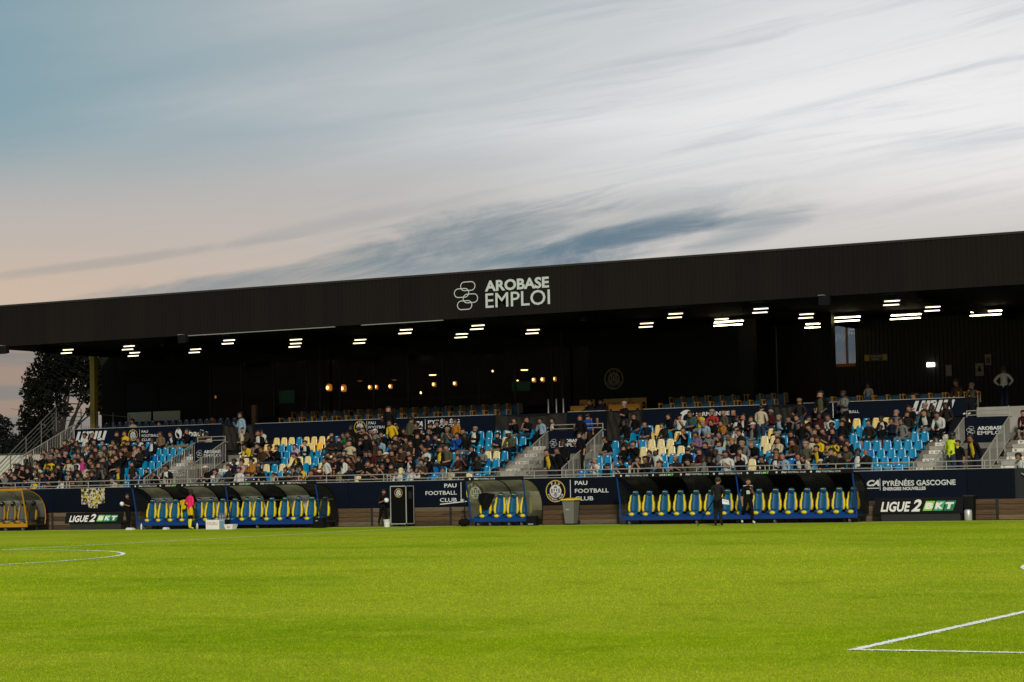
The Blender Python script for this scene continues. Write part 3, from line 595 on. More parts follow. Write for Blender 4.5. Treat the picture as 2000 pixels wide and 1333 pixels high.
# ------------------------------------------------------------------ roof lights, loudspeakers, bar lamps
def build_lights():
    hs = MB().box(-.36, .36, -.04, .22, .23, .27).box(-.02, .02, .05, .09, .27, .40).mesh('housing', DSTEEL)
    tb = bevel(MB().box(-.325, .325, -.07, 0, 0, .044).mesh('tube', TUBE), .012); th = bevel(MB().box(-.325, .325, .06, .12, .165, .207).mesh('tube', TUBE), .015)
    hl = MB().box(-.72, .72, -.04, .26, .23, .27).box(-.5, -.46, .05, .09, .27, .40).box(.46, .5, .05, .09, .27, .40).mesh('housing', DSTEEL); tl = bevel(MB().box(-.68, .68, -.07, 0, 0, .042).mesh('tube', TUBE2), .012); t2 = bevel(MB().box(-.68, .68, .06, .12, .165, .21).mesh('tube', TUBE2), .012)
    row1 = [-70.36, -66.62, -60.75, -56.92, -51.08, -47.4, -37.9, -34.07, -28.46]; row2 = [-69.61, -65.82, -59.87, -56.19, -50.63, -46.9, -41.21, -37.62, -33.69, -28.13]
    word = ['first', 'second', 'third', 'fourth', 'fifth', 'sixth', 'seventh', 'eighth', 'ninth', 'tenth']
    allf = [(s, 84.75, 0, 'short twin-tube light, %s from the left in the front row under the roof' % word[i]) for i, s in enumerate(row1)]
    allf += [(s, 89.0, 0, 'short twin-tube light, %s from the left in the rear row under the roof' % word[i]) for i, s in enumerate(row2)]
    allf += [(-37.95, 90.6, 1, 'long twin-tube light by the black pillar'), (-35.3, 94.9, 1, 'long twin-tube light behind the black column'), (-33.04, 92.04, 1, 'long twin-tube light above the tall window'), (-30.46, 92.54, 1, 'long twin-tube light over the slanted wordmark board'), (-27.07, 93.09, 1, 'long twin-tube light farthest to the right')]
    for s, n, big, lab in allf:
        t = thing('roof_light', lab, 'light', (s, n, ROOF_Z-.40), 0, 'tube lights under the roof')
        link('housing', hl if big else hs, t); link('tube', tl if big else tb, t); link('tube', t2 if big else th, t)
    for s, lab in ((-73.17, 'black loudspeaker under the fascia at the far left'), (-62.34, 'black loudspeaker under the fascia above the left stair mouth'), (-30.77, 'black loudspeaker under the fascia beside the black column')):
        t = thing('loudspeaker', lab, 'loudspeaker', (s, FN-.06, ROOF_Z-.14), 0, 'loudspeakers on the fascia')
        bevel(MB().add([(-.22, -.15, -.22), (.22, -.15, -.22), (.22, .15, -.16), (-.22, .15, -.16), (-.22, -.19, .14), (.22, -.19, .14), (.22, .08, .18), (-.22, .08, .18)], [(0,3,2,1),(4,5,6,7),(0,1,5,4),(1,2,6,5),(2,3,7,6),(3,0,4,7)]).obj('cabinet', BLACK, t).data, .02)
        MB().box(-.22, .02, -.18, .05, .185, .21).obj('bracket', mat('pale_bracket', (.2, .19, .16), .5), t)
    # bar room behind the glass
    n = 95.2
    for i, (s, z) in enumerate([(-61.97, 6.83), (-61.1, 6.76)]):
        t = thing('wall_lantern', ['amber lantern glowing in the bar window, the left one of two', 'wider amber lantern glowing beside the first one'][i], 'lamp', (s, n, z), 0, 'lamps in the bar')
        MB().lathe([(.12, -.16), (.16, -.1), (.15, .14), (.07, .2)], 8).obj('lamp_shade', WARM, t); MB().ell((0, -.17, 0), (.085, .04, .09)).obj('bulb', BULB, t); MB().bar((0, 0, .2), (0, 0, 1.9), .01, 4).obj('cord', BLACK, t)
    for i, s in enumerate([-59.5, -59.14, -58.29, -55.75, -54.55, -50.13, -49.65, -49.01]):
        t = thing('table_lamp', 'small amber bar lamp, %s along the counter from the left' % word[i], 'lamp', (s, n, 6.12), 0, 'lamps in the bar')
        MB().lathe([(.07, .52), (.10, .56), (.085, .74)], 10).obj('lamp_shade', WARM, t); MB().bar((0, 0, 0), (0, 0, .56), .015, 6).obj('lamp_stem', BLACK, t); MB().ell((0, -.10, .65), (.062, .03, .07)).obj('bulb', BULB, t)
    for i, (s, z, on) in enumerate([(-60.11, 7.17, 0), (-58.07, 7.14, 0), (-55.83, 7.31, 1), (-50.65, 7.34, 1)]):
        t = thing('pendant_lamp', 'domed pendant lamp hanging in the bar, %s from the left' % word[i], 'lamp', (s, n, z), 0, 'pendants in the bar')
        MB().lathe([(.2, -.06), (.17, .04), (.05, .12)], 12).obj('lamp_shade', mat('pendant_shade', (.05, .03, .02), .4), t); MB().lathe([(.10, -.075), (.12, -.065)] if not on else [(.15, -.10), (.19, -.065)], 12).obj('bulb', BULB if on else WARM, t); MB().bar((0, 0, .12), (0, 0, 1.5), .008, 4).obj('cord', BLACK, t)
    for lab, s, z, q in (('small orange wall lamp near the timber post', -69.78, 6.67, .9), ('tiny bright lamp high between the pendants', -52.94, 7.34, .6), ('small amber lamp at the left of the green television', -51.55, 6.78, .8), ('faint amber lamp low behind the bar counter', -57.1, 6.42, .7)):
        t = thing('wall_lamp', lab, 'lamp', (s, 96.2, z), 0, 'lamps in the bar'); MB().ell((0, -.05, 0), (.07*q, .04, .09*q)).obj('bulb', BULB if q < .85 else WARM, t); MB().box(-.06, .06, 0, .05, -.14, .12).obj('bracket', BLACK, t)
    for lab, x0, x1, z0, z1 in (('dim green television beside the left end of the bar', -65.06, -64.12, 6.14, 6.8), ('green television showing the pitch among the bar lamps', -51.36, -50.36, 6.25, 6.7)):
        o = MB().box(x0-.04, x1+.04, n+.02, n+.08, z0-.04, z1+.04).obj('television', BLACK); tag(o, lab, 'television'); MB().box(x0, x1, n, n+.018, z0, z1).obj('screen', SCREEN, o)
    o = MB().box(-62.4, -52.8, 94.6, 95.4, 4.5, 6.02).obj('bar_counter', mat('bar_front', (.012, .008, .006), .7)); tag(o, 'long dark bar counter behind the windows', 'counter'); MB().box(-62.5, -52.7, 94.5, 95.5, 6.02, 6.1).obj('counter_top', mat('bar_top', (.10, .05, .025), .3), o)
    o = MB().box(-65.05, -64.8, 92.7, 92.9, 4.5, 6.0).obj('wooden_post', mat('post_timber', (.14, .07, .03), .7)); tag(o, 'short brown timber post at the left end of the armchairs', 'post')
    t = thing('wall_crest', 'dim round gold club crest on the dark upper wall', 'crest', (0, 0, 0)); crest(t, -45.11, 6.56, .5, 93.7, mat('dull_gold', (.16, .12, .06), .6), mat('dull_pale', (.09, .08, .06), .6), BLACK)
    o = MB().box(-31.1, -30.76, 97.3, 97.42, 6.66, 6.84).obj('emergency_light', EMERG); tag(o, 'small bright white emergency light on the sheet wall', 'light')
    YS = mat('sign_ochre', (.25, .15, .03), .6); 
    o = MB().box(-34.08, -32.96, 97.38, 97.42, 7.02, 7.36).obj('wall_sign', mat('sign_black', (.02, .02, .02), .6)); tag(o, 'black and ochre sign beside the tall window', 'sign')
    for x0 in (-34.06, -33.2): MB().box(x0, x0+.22, 97.36, 97.378, 7.06, 7.32).obj('sign_patch', YS, o)
    lettering(o, 'TRIBUNE', -33.8, -33.25, 7.2, 7.28, 97.374, mat('sign_text', (.2, .2, .2), .6), .02); lettering(o, 'NORD', -33.7, -33.35, 7.08, 7.16, 97.374, MATS['sign_text'], .02)
    PS = mat('poster_paper', (.12, .115, .10), .7)
    for lab, x0, x1, z0, z1, q in (('narrow pale notice on the sheet wall', -30.25, -29.98, 6.2, 6.7, 0), ('pale warning poster with a black triangle', -28.88, -28.5, 6.15, 6.72, 1), ('tall pale poster above the word plate', -28.42, -28.14, 6.62, 7.1, 2), ('small plate lettered WC beside the white-shirted man', -27.75, -27.4, 6.38, 6.52, 3)):
        o = MB().box(x0, x1, 97.38, 97.42, z0, z1).obj('poster', PS if q < 3 else BLACK); tag(o, lab, 'poster')
        if q == 1: MB().prism([(x0+.08, z0+.2), (x1-.08, z0+.2), ((x0+x1)/2, z1-.08)], 97.374, 97.378).obj('print', BLACK, o)
        if q == 2: MB().box(x0+.05, x1-.05, 97.374, 97.378, z0+.08, z1-.14).obj('print', mat('poster_red', (.06, .02, .015), .7), o)
        if q == 3: lettering(o, 'WC', x0+.05, x1-.05, z0+.02, z1-.02, 97.374, PS, .02)
build_lights()

# ------------------------------------------------------------------ seats
def seat_mesh(m):
    b = MB(); n = 5; vs = []                                          # back: tapered shell with rounded top, slightly dished
    prof = [(.40, .185, .0), (.50, .185, .015), (.64, .168, .035), (.74, .150, .05), (.785, .128, .055), (.80, .09, .058)]
    for z, w, y in prof:
        for k in range(n): u = -1+2*k/(n-1); vs += [(u*w, y-.10+.03*(1-u*u), z)]
    nb = len(vs); vs += [(x, y+.022, z) for x, y, z in vs]
    fs = [(j*n+i, j*n+i+1, (j+1)*n+i+1, (j+1)*n+i) for j in range(len(prof)-1) for i in range(n-1)]
    fs += [(nb+a, nb+d, nb+c, nb+b_) for a, b_, c, d in fs]
    rim = [i*n for i in range(len(prof))]+[(len(prof)-1)*n+i for i in range(1, n)]+[i*n+n-1 for i in range(len(prof)-2, -1, -1)]
    fs += [(rim[i], rim[i+1], nb+rim[i+1], nb+rim[i]) for i in range(len(rim)-1)]
    b.add(vs, fs); b.box(-.19, .19, -.46, -.085, .385, .41); b.box(-.19, .19, -.475, -.455, .34, .405); b.box(-.04, .04, -.22, -.14, .0, .385)
    return b.mesh('stadium_seat', m, True)
PATCHM = MB().box(-.036, .036, -.058, -.052, .735, .772).mesh('number_tag', mat('seat_patch_white', (.72, .74, .74), .4))  # small white patch near the top of each seat back
SEATS = {k: seat_mesh(m) for k, m in (('blue', SEATBLUE), ('royal blue', SEATBLUE2), ('cream', SEATCREAM), ('faded yellow', SEATYEL), ('dark navy', SEATDARK), ('bright yellow', SEATGOLD))}
CREAM = {('middle', 6): [25, 26, 27, 28, 30, 31, 32], ('right', 6): [3, 5, 6, 8, 9, 13, 14, 29], ('middle', 5): [2, 10, 15, 24, 25, 26, 27, 31, 32], ('right', 5): [14, 16, 26, 28, 29], ('middle', 4): [1], ('right', 4): [15, 16, 26, 27, 28], ('middle', 3): [1, 2, 19, 20, 21, 24, 25, 26, 31, 32], ('right', 3): [14, 15, 23, 24, 25, 26, 27, 28], ('middle', 2): [21, 25, 26, 28, 30], ('right', 2): [27], ('middle', 1): [10, 14, 20, 21], ('right', 1): [14, 15], ('middle', 0): [1, 2, 3, 14], ('right', 0): [14]}
CROWD = '''
-58.79 84.65 1.44 0.61 -2 black S w
-55.22 84.65 1.44 0.93 -2 white S w
-55.00 84.95 1.44 0.95 -2 black S w
-54.66 84.65 1.44 0.98 -2 black S w B
-54.39 84.65 1.44 0.91 -2 white S w
-43.84 86.00 1.44 1.21 -2 black S w
-43.81 84.60 1.44 0.98 -2 black Y w S
-43.49 85.00 1.44 1.02 -2 black S w
-37.46 84.65 1.44 0.91 -2 black S w B
-26.18 84.65 1.44 1.09 -2 hivis S w B l
-25.90 84.65 1.44 0.91 -2 black S w
-25.20 84.65 1.44 1.04 -2 black S w Y
-71.15 83.92 1.11 0.80 -1 charcoal C
-70.54 83.92 1.11 0.94 -1 black 
-69.16 83.92 1.11 0.92 -1 brown 
-68.50 83.92 1.11 0.93 -1 black 
-67.49 83.92 1.11 0.89 -1 white C
-67.19 83.92 1.11 0.91 -1 brown 
-66.83 83.92 1.11 1.01 -1 cream 
-66.53 83.92 1.11 0.90 -1 cream C
-63.79 83.92 1.11 0.84 -1 aqua C
-59.09 83.92 1.11 1.04 -1 brown 
-56.38 83.92 1.11 0.96 -1 salmon C
-55.69 83.92 1.11 1.07 -1 charcoal 
-55.25 83.92 1.11 0.90 -1 brown C
-38.40 83.92 1.11 1.08 -1 charcoal 
-37.89 83.92 1.11 0.96 -1 black C
-23.15 83.92 1.11 1.08 -1 white 
-74.72 84.78 1.44 1.01 0 black 
-74.36 84.78 1.44 1.01 0 grey 
-73.56 84.78 1.44 0.95 0 navy 
-73.10 84.78 1.44 0.71 0 black C
-72.54 84.78 1.44 0.72 0 yellow C
-70.72 84.78 1.44 0.74 0 white C
-70.34 84.78 1.44 0.89 0 maroon 
-69.60 84.78 1.44 0.96 0 olive 
-68.02 84.78 1.44 0.99 0 black 
-67.66 84.78 1.44 1.12 0 charcoal 
-67.30 84.78 1.44 1.11 0 black Y
-66.33 84.62 1.44 0.95 0 charcoal S
-65.03 84.78 1.44 0.92 0 black C
-64.41 84.78 1.44 1.13 0 black J
-62.06 84.78 1.44 1.06 0 black c
-61.34 84.78 1.44 0.97 0 grey 
-60.90 84.78 1.44 1.09 0 charcoal 
-60.27 84.78 1.44 0.98 0 white 
-59.15 84.78 1.44 0.77 0 white C
-58.86 84.78 1.44 1.03 0 black 
-58.30 84.78 1.44 0.76 0 cream C
-57.89 84.78 1.44 0.79 0 black C
-57.59 84.78 1.44 0.93 0 charcoal 
-57.29 84.78 1.44 0.76 0 charcoal C
-56.99 84.78 1.44 0.97 0 brown 
-56.63 84.78 1.44 1.01 0 yellow 
-56.01 84.78 1.44 0.95 0 maroon 
-54.69 84.78 1.44 1.05 0 olive 
-53.42 84.78 1.44 0.74 0 black C
-53.12 84.78 1.44 1.09 0 black 
-52.76 84.78 1.44 0.87 0 black 
-52.40 84.78 1.44 0.99 0 black 
-51.50 84.78 1.44 0.83 0 white C
-50.93 84.78 1.44 0.82 0 white C
-50.63 84.78 1.44 0.84 0 white C
-50.33 84.78 1.44 1.09 0 brown 
-49.33 84.78 1.44 0.80 0 grey C
-48.93 84.78 1.44 0.79 0 cream C
-48.40 84.78 1.44 0.85 0 charcoal 
-41.80 84.78 1.44 0.98 0 white h
-41.44 84.78 1.44 0.84 0 black B
-40.81 84.78 1.44 0.72 0 white C
-40.51 84.78 1.44 0.93 0 black 
-40.15 84.78 1.44 0.91 0 black J
-39.79 84.78 1.44 0.99 0 charcoal 
-39.43 84.78 1.44 1.00 0 charcoal 
-38.02 84.78 1.44 0.99 0 charcoal h
-37.24 84.78 1.44 0.96 0 olive 
-35.74 84.78 1.44 1.10 0 white 
-34.05 84.78 1.44 0.99 0 black l
-33.62 84.78 1.44 0.96 0 black J y C
-33.19 84.78 1.44 0.99 0 lightblue n
-32.50 84.78 1.44 1.00 0 black J
-32.13 84.78 1.44 0.99 0 cream l
-31.61 84.78 1.44 0.77 0 black c C
-31.20 84.78 1.44 1.08 0 charcoal 
-30.84 84.78 1.44 0.97 0 black l
-30.08 84.78 1.44 1.05 0 black J
-29.73 84.78 1.44 1.05 0 charcoal n
-74.82 85.64 1.77 0.89 1 charcoal 
-74.39 85.64 1.77 1.08 1 black 
-73.48 85.64 1.77 0.94 1 black 
-73.05 85.64 1.77 1.07 1 cream l
-72.70 85.64 1.77 0.97 1 brown 
-72.27 85.64 1.77 0.99 1 black 
-71.36 85.64 1.77 0.97 1 black 
-71.07 85.64 1.77 0.76 1 white C
-69.58 85.64 1.77 1.03 1 olive l
-69.22 85.64 1.77 1.05 1 charcoal 
-68.86 85.64 1.77 1.02 1 grey 
-66.19 85.64 1.77 0.79 1 black C
-61.14 85.64 1.77 1.04 1 navy 
-60.74 85.64 1.77 1.00 1 pink 
-60.18 85.64 1.77 1.03 1 orange 
-59.76 85.64 1.77 0.88 1 black 
-55.57 85.64 1.77 1.02 1 maroon 
-53.54 85.64 1.77 0.78 1 black C
-53.21 85.64 1.77 0.74 1 white C
-52.78 85.64 1.77 1.11 1 black c
-52.43 85.64 1.77 0.99 1 black 
-51.49 85.64 1.77 0.99 1 black J
-50.40 85.64 1.77 0.95 1 black C
-49.05 85.64 1.77 0.97 1 maroon 
-48.69 85.64 1.77 0.99 1 black 
-48.06 85.64 1.77 0.90 1 charcoal 
-39.65 85.64 1.77 0.92 1 navy 
-39.30 85.64 1.77 0.98 1 white n
-37.24 85.64 1.77 0.98 1 maroon 
-36.36 85.64 1.77 0.95 1 grey 
-35.45 85.64 1.77 0.94 1 white 
-32.61 85.64 1.77 1.08 1 olive h
-32.05 85.64 1.77 0.97 1 black Y C
-30.83 85.64 1.77 0.96 1 olive l
-74.81 86.49 2.10 0.94 2 brown 
-73.56 86.49 2.10 1.01 2 olive 
-72.94 86.49 2.10 1.05 2 yellow y
-72.39 86.49 2.10 1.01 2 charcoal 
-71.27 86.49 2.10 0.99 2 white 
-70.91 86.49 2.10 1.04 2 magenta 
-70.48 86.49 2.10 0.98 2 navy 
-69.60 86.49 2.10 1.01 2 charcoal 
-68.82 86.49 2.10 1.01 2 black 
-68.46 86.49 2.10 1.12 2 black 
-57.97 86.49 2.10 1.00 2 charcoal Y
-54.93 86.49 2.10 0.94 2 olive 
-53.80 86.49 2.10 1.03 2 maroon 
-53.36 86.49 2.10 1.04 2 brown 
-52.48 86.49 2.10 1.04 2 brown 
-51.90 86.49 2.10 0.96 2 black 
-51.12 86.49 2.10 1.03 2 white n
-50.42 86.49 2.10 1.04 2 black Y
-50.07 86.49 2.10 1.08 2 olive 
-49.23 86.49 2.10 0.97 2 grey n
-48.63 86.49 2.10 1.03 2 black 
-48.27 86.49 2.10 0.93 2 grey 
-43.23 86.33 2.10 1.00 2 black S
-41.32 86.49 2.10 0.88 2 black 
-40.78 86.49 2.10 1.02 2 black 
-36.00 86.49 2.10 1.04 2 black y
-35.57 86.49 2.10 1.01 2 grey h
-35.14 86.49 2.10 0.97 2 black n
-32.68 86.49 2.10 1.00 2 cream l
-32.30 86.49 2.10 0.99 2 yellow 
-32.00 86.49 2.10 0.73 2 grey C
-31.70 86.49 2.10 0.90 2 yellow C
-31.27 86.49 2.10 1.03 2 charcoal l
-30.91 86.49 2.10 0.88 2 black 
-75.03 87.34 2.43 1.04 3 black 
-74.18 87.34 2.43 0.96 3 black 
-73.57 87.34 2.43 0.97 3 navy 
-73.07 87.34 2.43 1.00 3 navy l
-72.69 87.34 2.43 1.00 3 black h
-72.08 87.34 2.43 0.96 3 black 
-71.72 87.34 2.43 0.95 3 charcoal 
-71.03 87.34 2.43 0.92 3 black 
-70.67 87.34 2.43 0.93 3 black 
-70.31 87.34 2.43 0.95 3 brown 
-69.95 87.34 2.43 1.06 3 grey h
-69.59 87.34 2.43 1.05 3 charcoal 
-68.87 87.34 2.43 1.01 3 black 
-68.08 87.34 2.43 1.11 3 charcoal l
-60.63 87.34 2.43 1.00 3 brown 
-60.27 87.34 2.43 1.02 3 black 
-59.91 87.34 2.43 1.01 3 black 
-55.80 87.34 2.43 1.11 3 cream 
-55.26 87.34 2.43 1.10 3 black 
-54.74 87.19 2.43 0.95 3 black S
-54.52 87.34 2.43 1.09 3 brown l
-53.56 87.34 2.43 0.95 3 charcoal 
-53.08 87.34 2.43 0.92 3 black y
-52.48 87.34 2.43 1.03 3 charcoal 
-51.98 87.19 2.43 0.93 3 black S
-51.57 87.34 2.43 1.00 3 brown 
-50.85 87.34 2.43 1.08 3 olive 
-42.30 87.34 2.43 0.99 3 black 
-41.35 87.34 2.43 0.99 3 brown 
-38.15 87.34 2.43 1.02 3 purple 
-37.69 87.34 2.43 0.99 3 grey h
-37.13 87.34 2.43 1.00 3 charcoal 
-36.53 87.34 2.43 1.05 3 cream 
-36.07 87.34 2.43 1.06 3 charcoal 
-34.26 87.34 2.43 0.98 3 black h
-33.71 87.34 2.43 0.98 3 black 
-33.33 87.19 2.43 0.91 3 black S
-32.83 87.34 2.43 1.00 3 brown 
-32.39 87.34 2.43 1.01 3 charcoal 
-74.45 88.20 2.76 0.93 4 grey 
-73.02 88.20 2.76 0.96 4 black 
-72.27 88.20 2.76 0.92 4 charcoal 
-71.70 88.20 2.76 1.01 4 navy 
-71.28 88.20 2.76 0.95 4 brown 
-70.48 88.20 2.76 0.98 4 straw c
-70.07 88.20 2.76 1.02 4 brown l
-69.71 88.20 2.76 0.89 4 cream 
-69.35 88.20 2.76 0.93 4 brown 
-68.99 88.20 2.76 0.95 4 pink 
-68.22 88.20 2.76 1.00 4 navy 
-61.99 88.20 2.76 0.93 4 yellow 
-61.63 88.20 2.76 0.87 4 black 
-59.30 88.20 2.76 0.82 4 lilac C
-58.86 88.20 2.76 0.91 4 black J
-57.40 88.20 2.76 1.02 4 charcoal 
-57.00 88.20 2.76 1.01 4 charcoal 
-56.21 88.20 2.76 1.00 4 black 
-55.78 88.04 2.76 0.97 4 black S B
-55.41 88.04 2.76 0.96 4 charcoal S
-54.80 88.04 2.76 0.91 4 grey S c
-54.45 88.20 2.76 0.99 4 lightblue 
-53.81 88.20 2.76 1.00 4 charcoal 
-53.25 88.20 2.76 0.91 4 brown 
-52.54 88.04 2.76 1.04 4 black S
-51.60 88.20 2.76 0.97 4 navy 
-50.48 88.20 2.76 1.01 4 blue 
-50.11 88.20 2.76 0.98 4 black 
-48.46 88.20 2.76 0.97 4 navy 
-47.62 88.20 2.76 1.04 4 olive c
-44.07 88.04 2.76 1.09 4 black S
-39.17 88.20 2.76 0.94 4 black 
-36.57 88.20 2.76 0.96 4 white 
-35.97 88.20 2.76 1.02 4 grey V c
-33.26 88.20 2.76 0.99 4 grey 
-32.81 88.20 2.76 0.98 4 black 
-30.79 88.20 2.76 0.99 4 charcoal 
-30.29 88.20 2.76 0.81 4 black C
-29.79 88.20 2.76 1.03 4 navy 
-29.31 88.20 2.76 1.02 4 grey l
-74.16 89.06 3.09 1.00 5 maroon 
-73.40 89.06 3.09 0.93 5 charcoal l
-72.70 89.06 3.09 0.87 5 cream l
-71.72 89.06 3.09 0.94 5 teal 
-70.42 89.06 3.09 0.92 5 charcoal 
-69.89 89.06 3.09 0.90 5 black 
-69.16 89.06 3.09 1.03 5 white 
-68.60 89.06 3.09 0.94 5 charcoal J
-65.09 89.06 3.09 1.08 5 cream 
-62.14 89.06 3.09 1.12 5 black J
-57.97 89.06 3.09 0.94 5 brown n
-57.00 89.06 3.09 0.96 5 green 
-56.64 89.06 3.09 1.03 5 brown 
-55.57 89.06 3.09 1.04 5 charcoal 
-54.90 89.06 3.09 0.94 5 black 
-54.36 88.90 3.09 0.98 5 yellow S
-53.42 88.90 3.09 1.03 5 olive S B
-51.51 89.06 3.09 0.98 5 teal h
-50.46 89.06 3.09 0.96 5 charcoal 
-50.10 89.06 3.09 0.97 5 black J h
-44.17 88.90 3.09 0.94 5 blue S B
-42.29 89.06 3.09 1.04 5 black 
-41.29 89.06 3.09 0.99 5 navy n
-40.38 89.06 3.09 0.92 5 charcoal 
-38.46 89.06 3.09 0.99 5 lightblue h
-38.04 89.06 3.09 0.98 5 black 
-37.65 89.06 3.09 0.93 5 orange 
-37.08 89.06 3.09 1.04 5 black J
-36.73 89.06 3.09 1.10 5 black J
-35.85 88.90 3.09 1.00 5 cream S B
-35.04 89.06 3.09 1.01 5 lightblue V h
-34.59 89.06 3.09 0.96 5 black n
-33.27 89.06 3.09 1.04 5 maroon 
-32.73 89.06 3.09 1.00 5 white 
-30.40 89.06 3.09 0.91 5 cream J
-29.86 89.06 3.09 1.03 5 grey h
-29.39 89.06 3.09 0.99 5 charcoal 
-28.54 89.06 3.09 1.05 5 black J
-27.92 89.06 3.09 1.02 5 white 
-24.46 89.06 3.09 0.92 5 maroon 
-74.07 89.91 3.43 0.90 6 charcoal 
-73.53 89.91 3.43 1.00 6 white 
-73.17 89.91 3.43 0.98 6 black y
-71.49 89.91 3.43 1.02 6 black 
-71.00 89.91 3.43 1.04 6 yellow 
-68.72 89.91 3.43 0.96 6 tan l
-67.86 89.91 3.43 0.96 6 black J
-67.07 89.91 3.43 1.03 6 black 
-66.23 89.91 3.43 0.94 6 brown 
-63.60 89.75 3.43 1.16 6 lightblue S P
-63.34 89.91 3.43 1.04 6 brown 
-62.35 89.91 3.43 0.93 6 white 
-57.38 89.91 3.43 0.95 6 black 
-55.06 89.75 3.43 1.16 6 black S
-54.35 89.91 3.43 1.00 6 black 
-52.93 89.91 3.43 0.89 6 black J
-52.57 89.91 3.43 0.98 6 black 
-52.06 89.91 3.43 1.02 6 black 
-51.57 89.91 3.43 1.03 6 orange 
-48.41 89.91 3.43 0.99 6 black 
-47.78 89.91 3.43 1.02 6 black 
-46.98 89.91 3.43 0.97 6 lightblue 
-46.41 89.91 3.43 0.94 6 black J
-42.71 89.75 3.43 1.04 6 black S h
-42.29 89.91 3.43 1.00 6 black 
-40.48 89.91 3.43 0.97 6 black 
-40.12 89.91 3.43 0.92 6 white c
-39.47 89.91 3.43 1.03 6 teal 
-39.11 89.91 3.43 1.00 6 yellow c
-38.56 89.91 3.43 1.03 6 red h
-38.00 89.91 3.43 1.01 6 olive n
-37.36 89.91 3.43 1.06 6 charcoal n
-35.81 89.91 3.43 0.95 6 maroon h
-34.40 89.75 3.43 0.95 6 charcoal S B y
-33.68 89.91 3.43 1.02 6 black 
-33.38 89.75 3.43 1.11 6 olive S V
-32.38 89.75 3.43 1.09 6 grey S
-29.42 89.91 3.43 0.97 6 black 
-28.91 89.91 3.43 0.99 6 olive h
-28.37 89.91 3.43 0.95 6 charcoal l
-27.93 89.91 3.43 0.99 6 charcoal 
-71.46 91.15 4.12 1.00 7 cream u
-69.76 91.15 3.96 1.00 7 charcoal u
-66.45 91.15 4.09 1.00 7 red u
-45.16 91.15 4.20 1.00 7 charcoal u
-44.66 91.15 4.18 1.00 7 navy u
-31.98 91.80 4.50 0.69 7 white u S
-29.67 91.15 3.93 1.00 7 charcoal u
-27.87 91.15 4.39 1.00 7 brown u
-27.23 91.15 4.23 1.00 7 olive u h
-26.02 91.80 4.50 0.95 7 white u S B
'''
EXTRA = [(-33.71, 1), (-33.27, 2), (-55.57, 2), (-74.01, 1), (-55.57, 0), (-52.92, 2), (-74.01, 4), (-56.01, 5), (-36.36, 5), (-53.8, 5), (-70.92, 4), (-32.39, 4), (-69.16, 0), (-35.04, 0), (-31.95, 5), (-71.8, 1), (-74.01, 0), (-34.15, 5), (-37.24, 2), (-35.92, 1), (-33.71, 4), (-55.13, 0), (-33.71, 5), (-74.01, 2), (-36.8, 0), (-70.48, 1), (-52.92, 5), (-71.8, 2), (-56.01, 1), (-31.95, 3), (-73.56, 4), (-36.36, 0), (-56.45, 2), (-68.71, 0), (-71.36, 0), (-70.92, 5), (-71.8, 0), (-36.8, 2), (-74.45, 2), (-70.04, 1), (-54.69, 1), (-52.48, 5), (-31.95, 4), (-54.25, 1), (-56.01, 2), (-54.25, 0), (-55.13, 1), (-72.24, 5), (-36.8, 1), (-34.15, 2), (-52.04, 4), (-52.04, 0), (-54.25, 2), (-70.04, 2)]
people_rows = []
for ln in CROWD.strip().split('\n'):
    s, n, fz, sc, row, col, *fl = ln.split(); people_rows.append((float(s), float(n), float(fz), float(sc), int(row), col, fl))
ROWN = {-1: 'front', 0: 'second', 1: 'third', 2: 'fourth', 3: 'fifth', 4: 'sixth', 5: 'seventh', 6: 'top', 7: 'upper'}
ORD = ['', 'first', 'second', 'third', 'fourth', 'fifth', 'sixth', 'seventh', 'eighth', 'ninth', 'tenth', 'eleventh', 'twelfth', 'thirteenth', 'fourteenth', 'fifteenth']
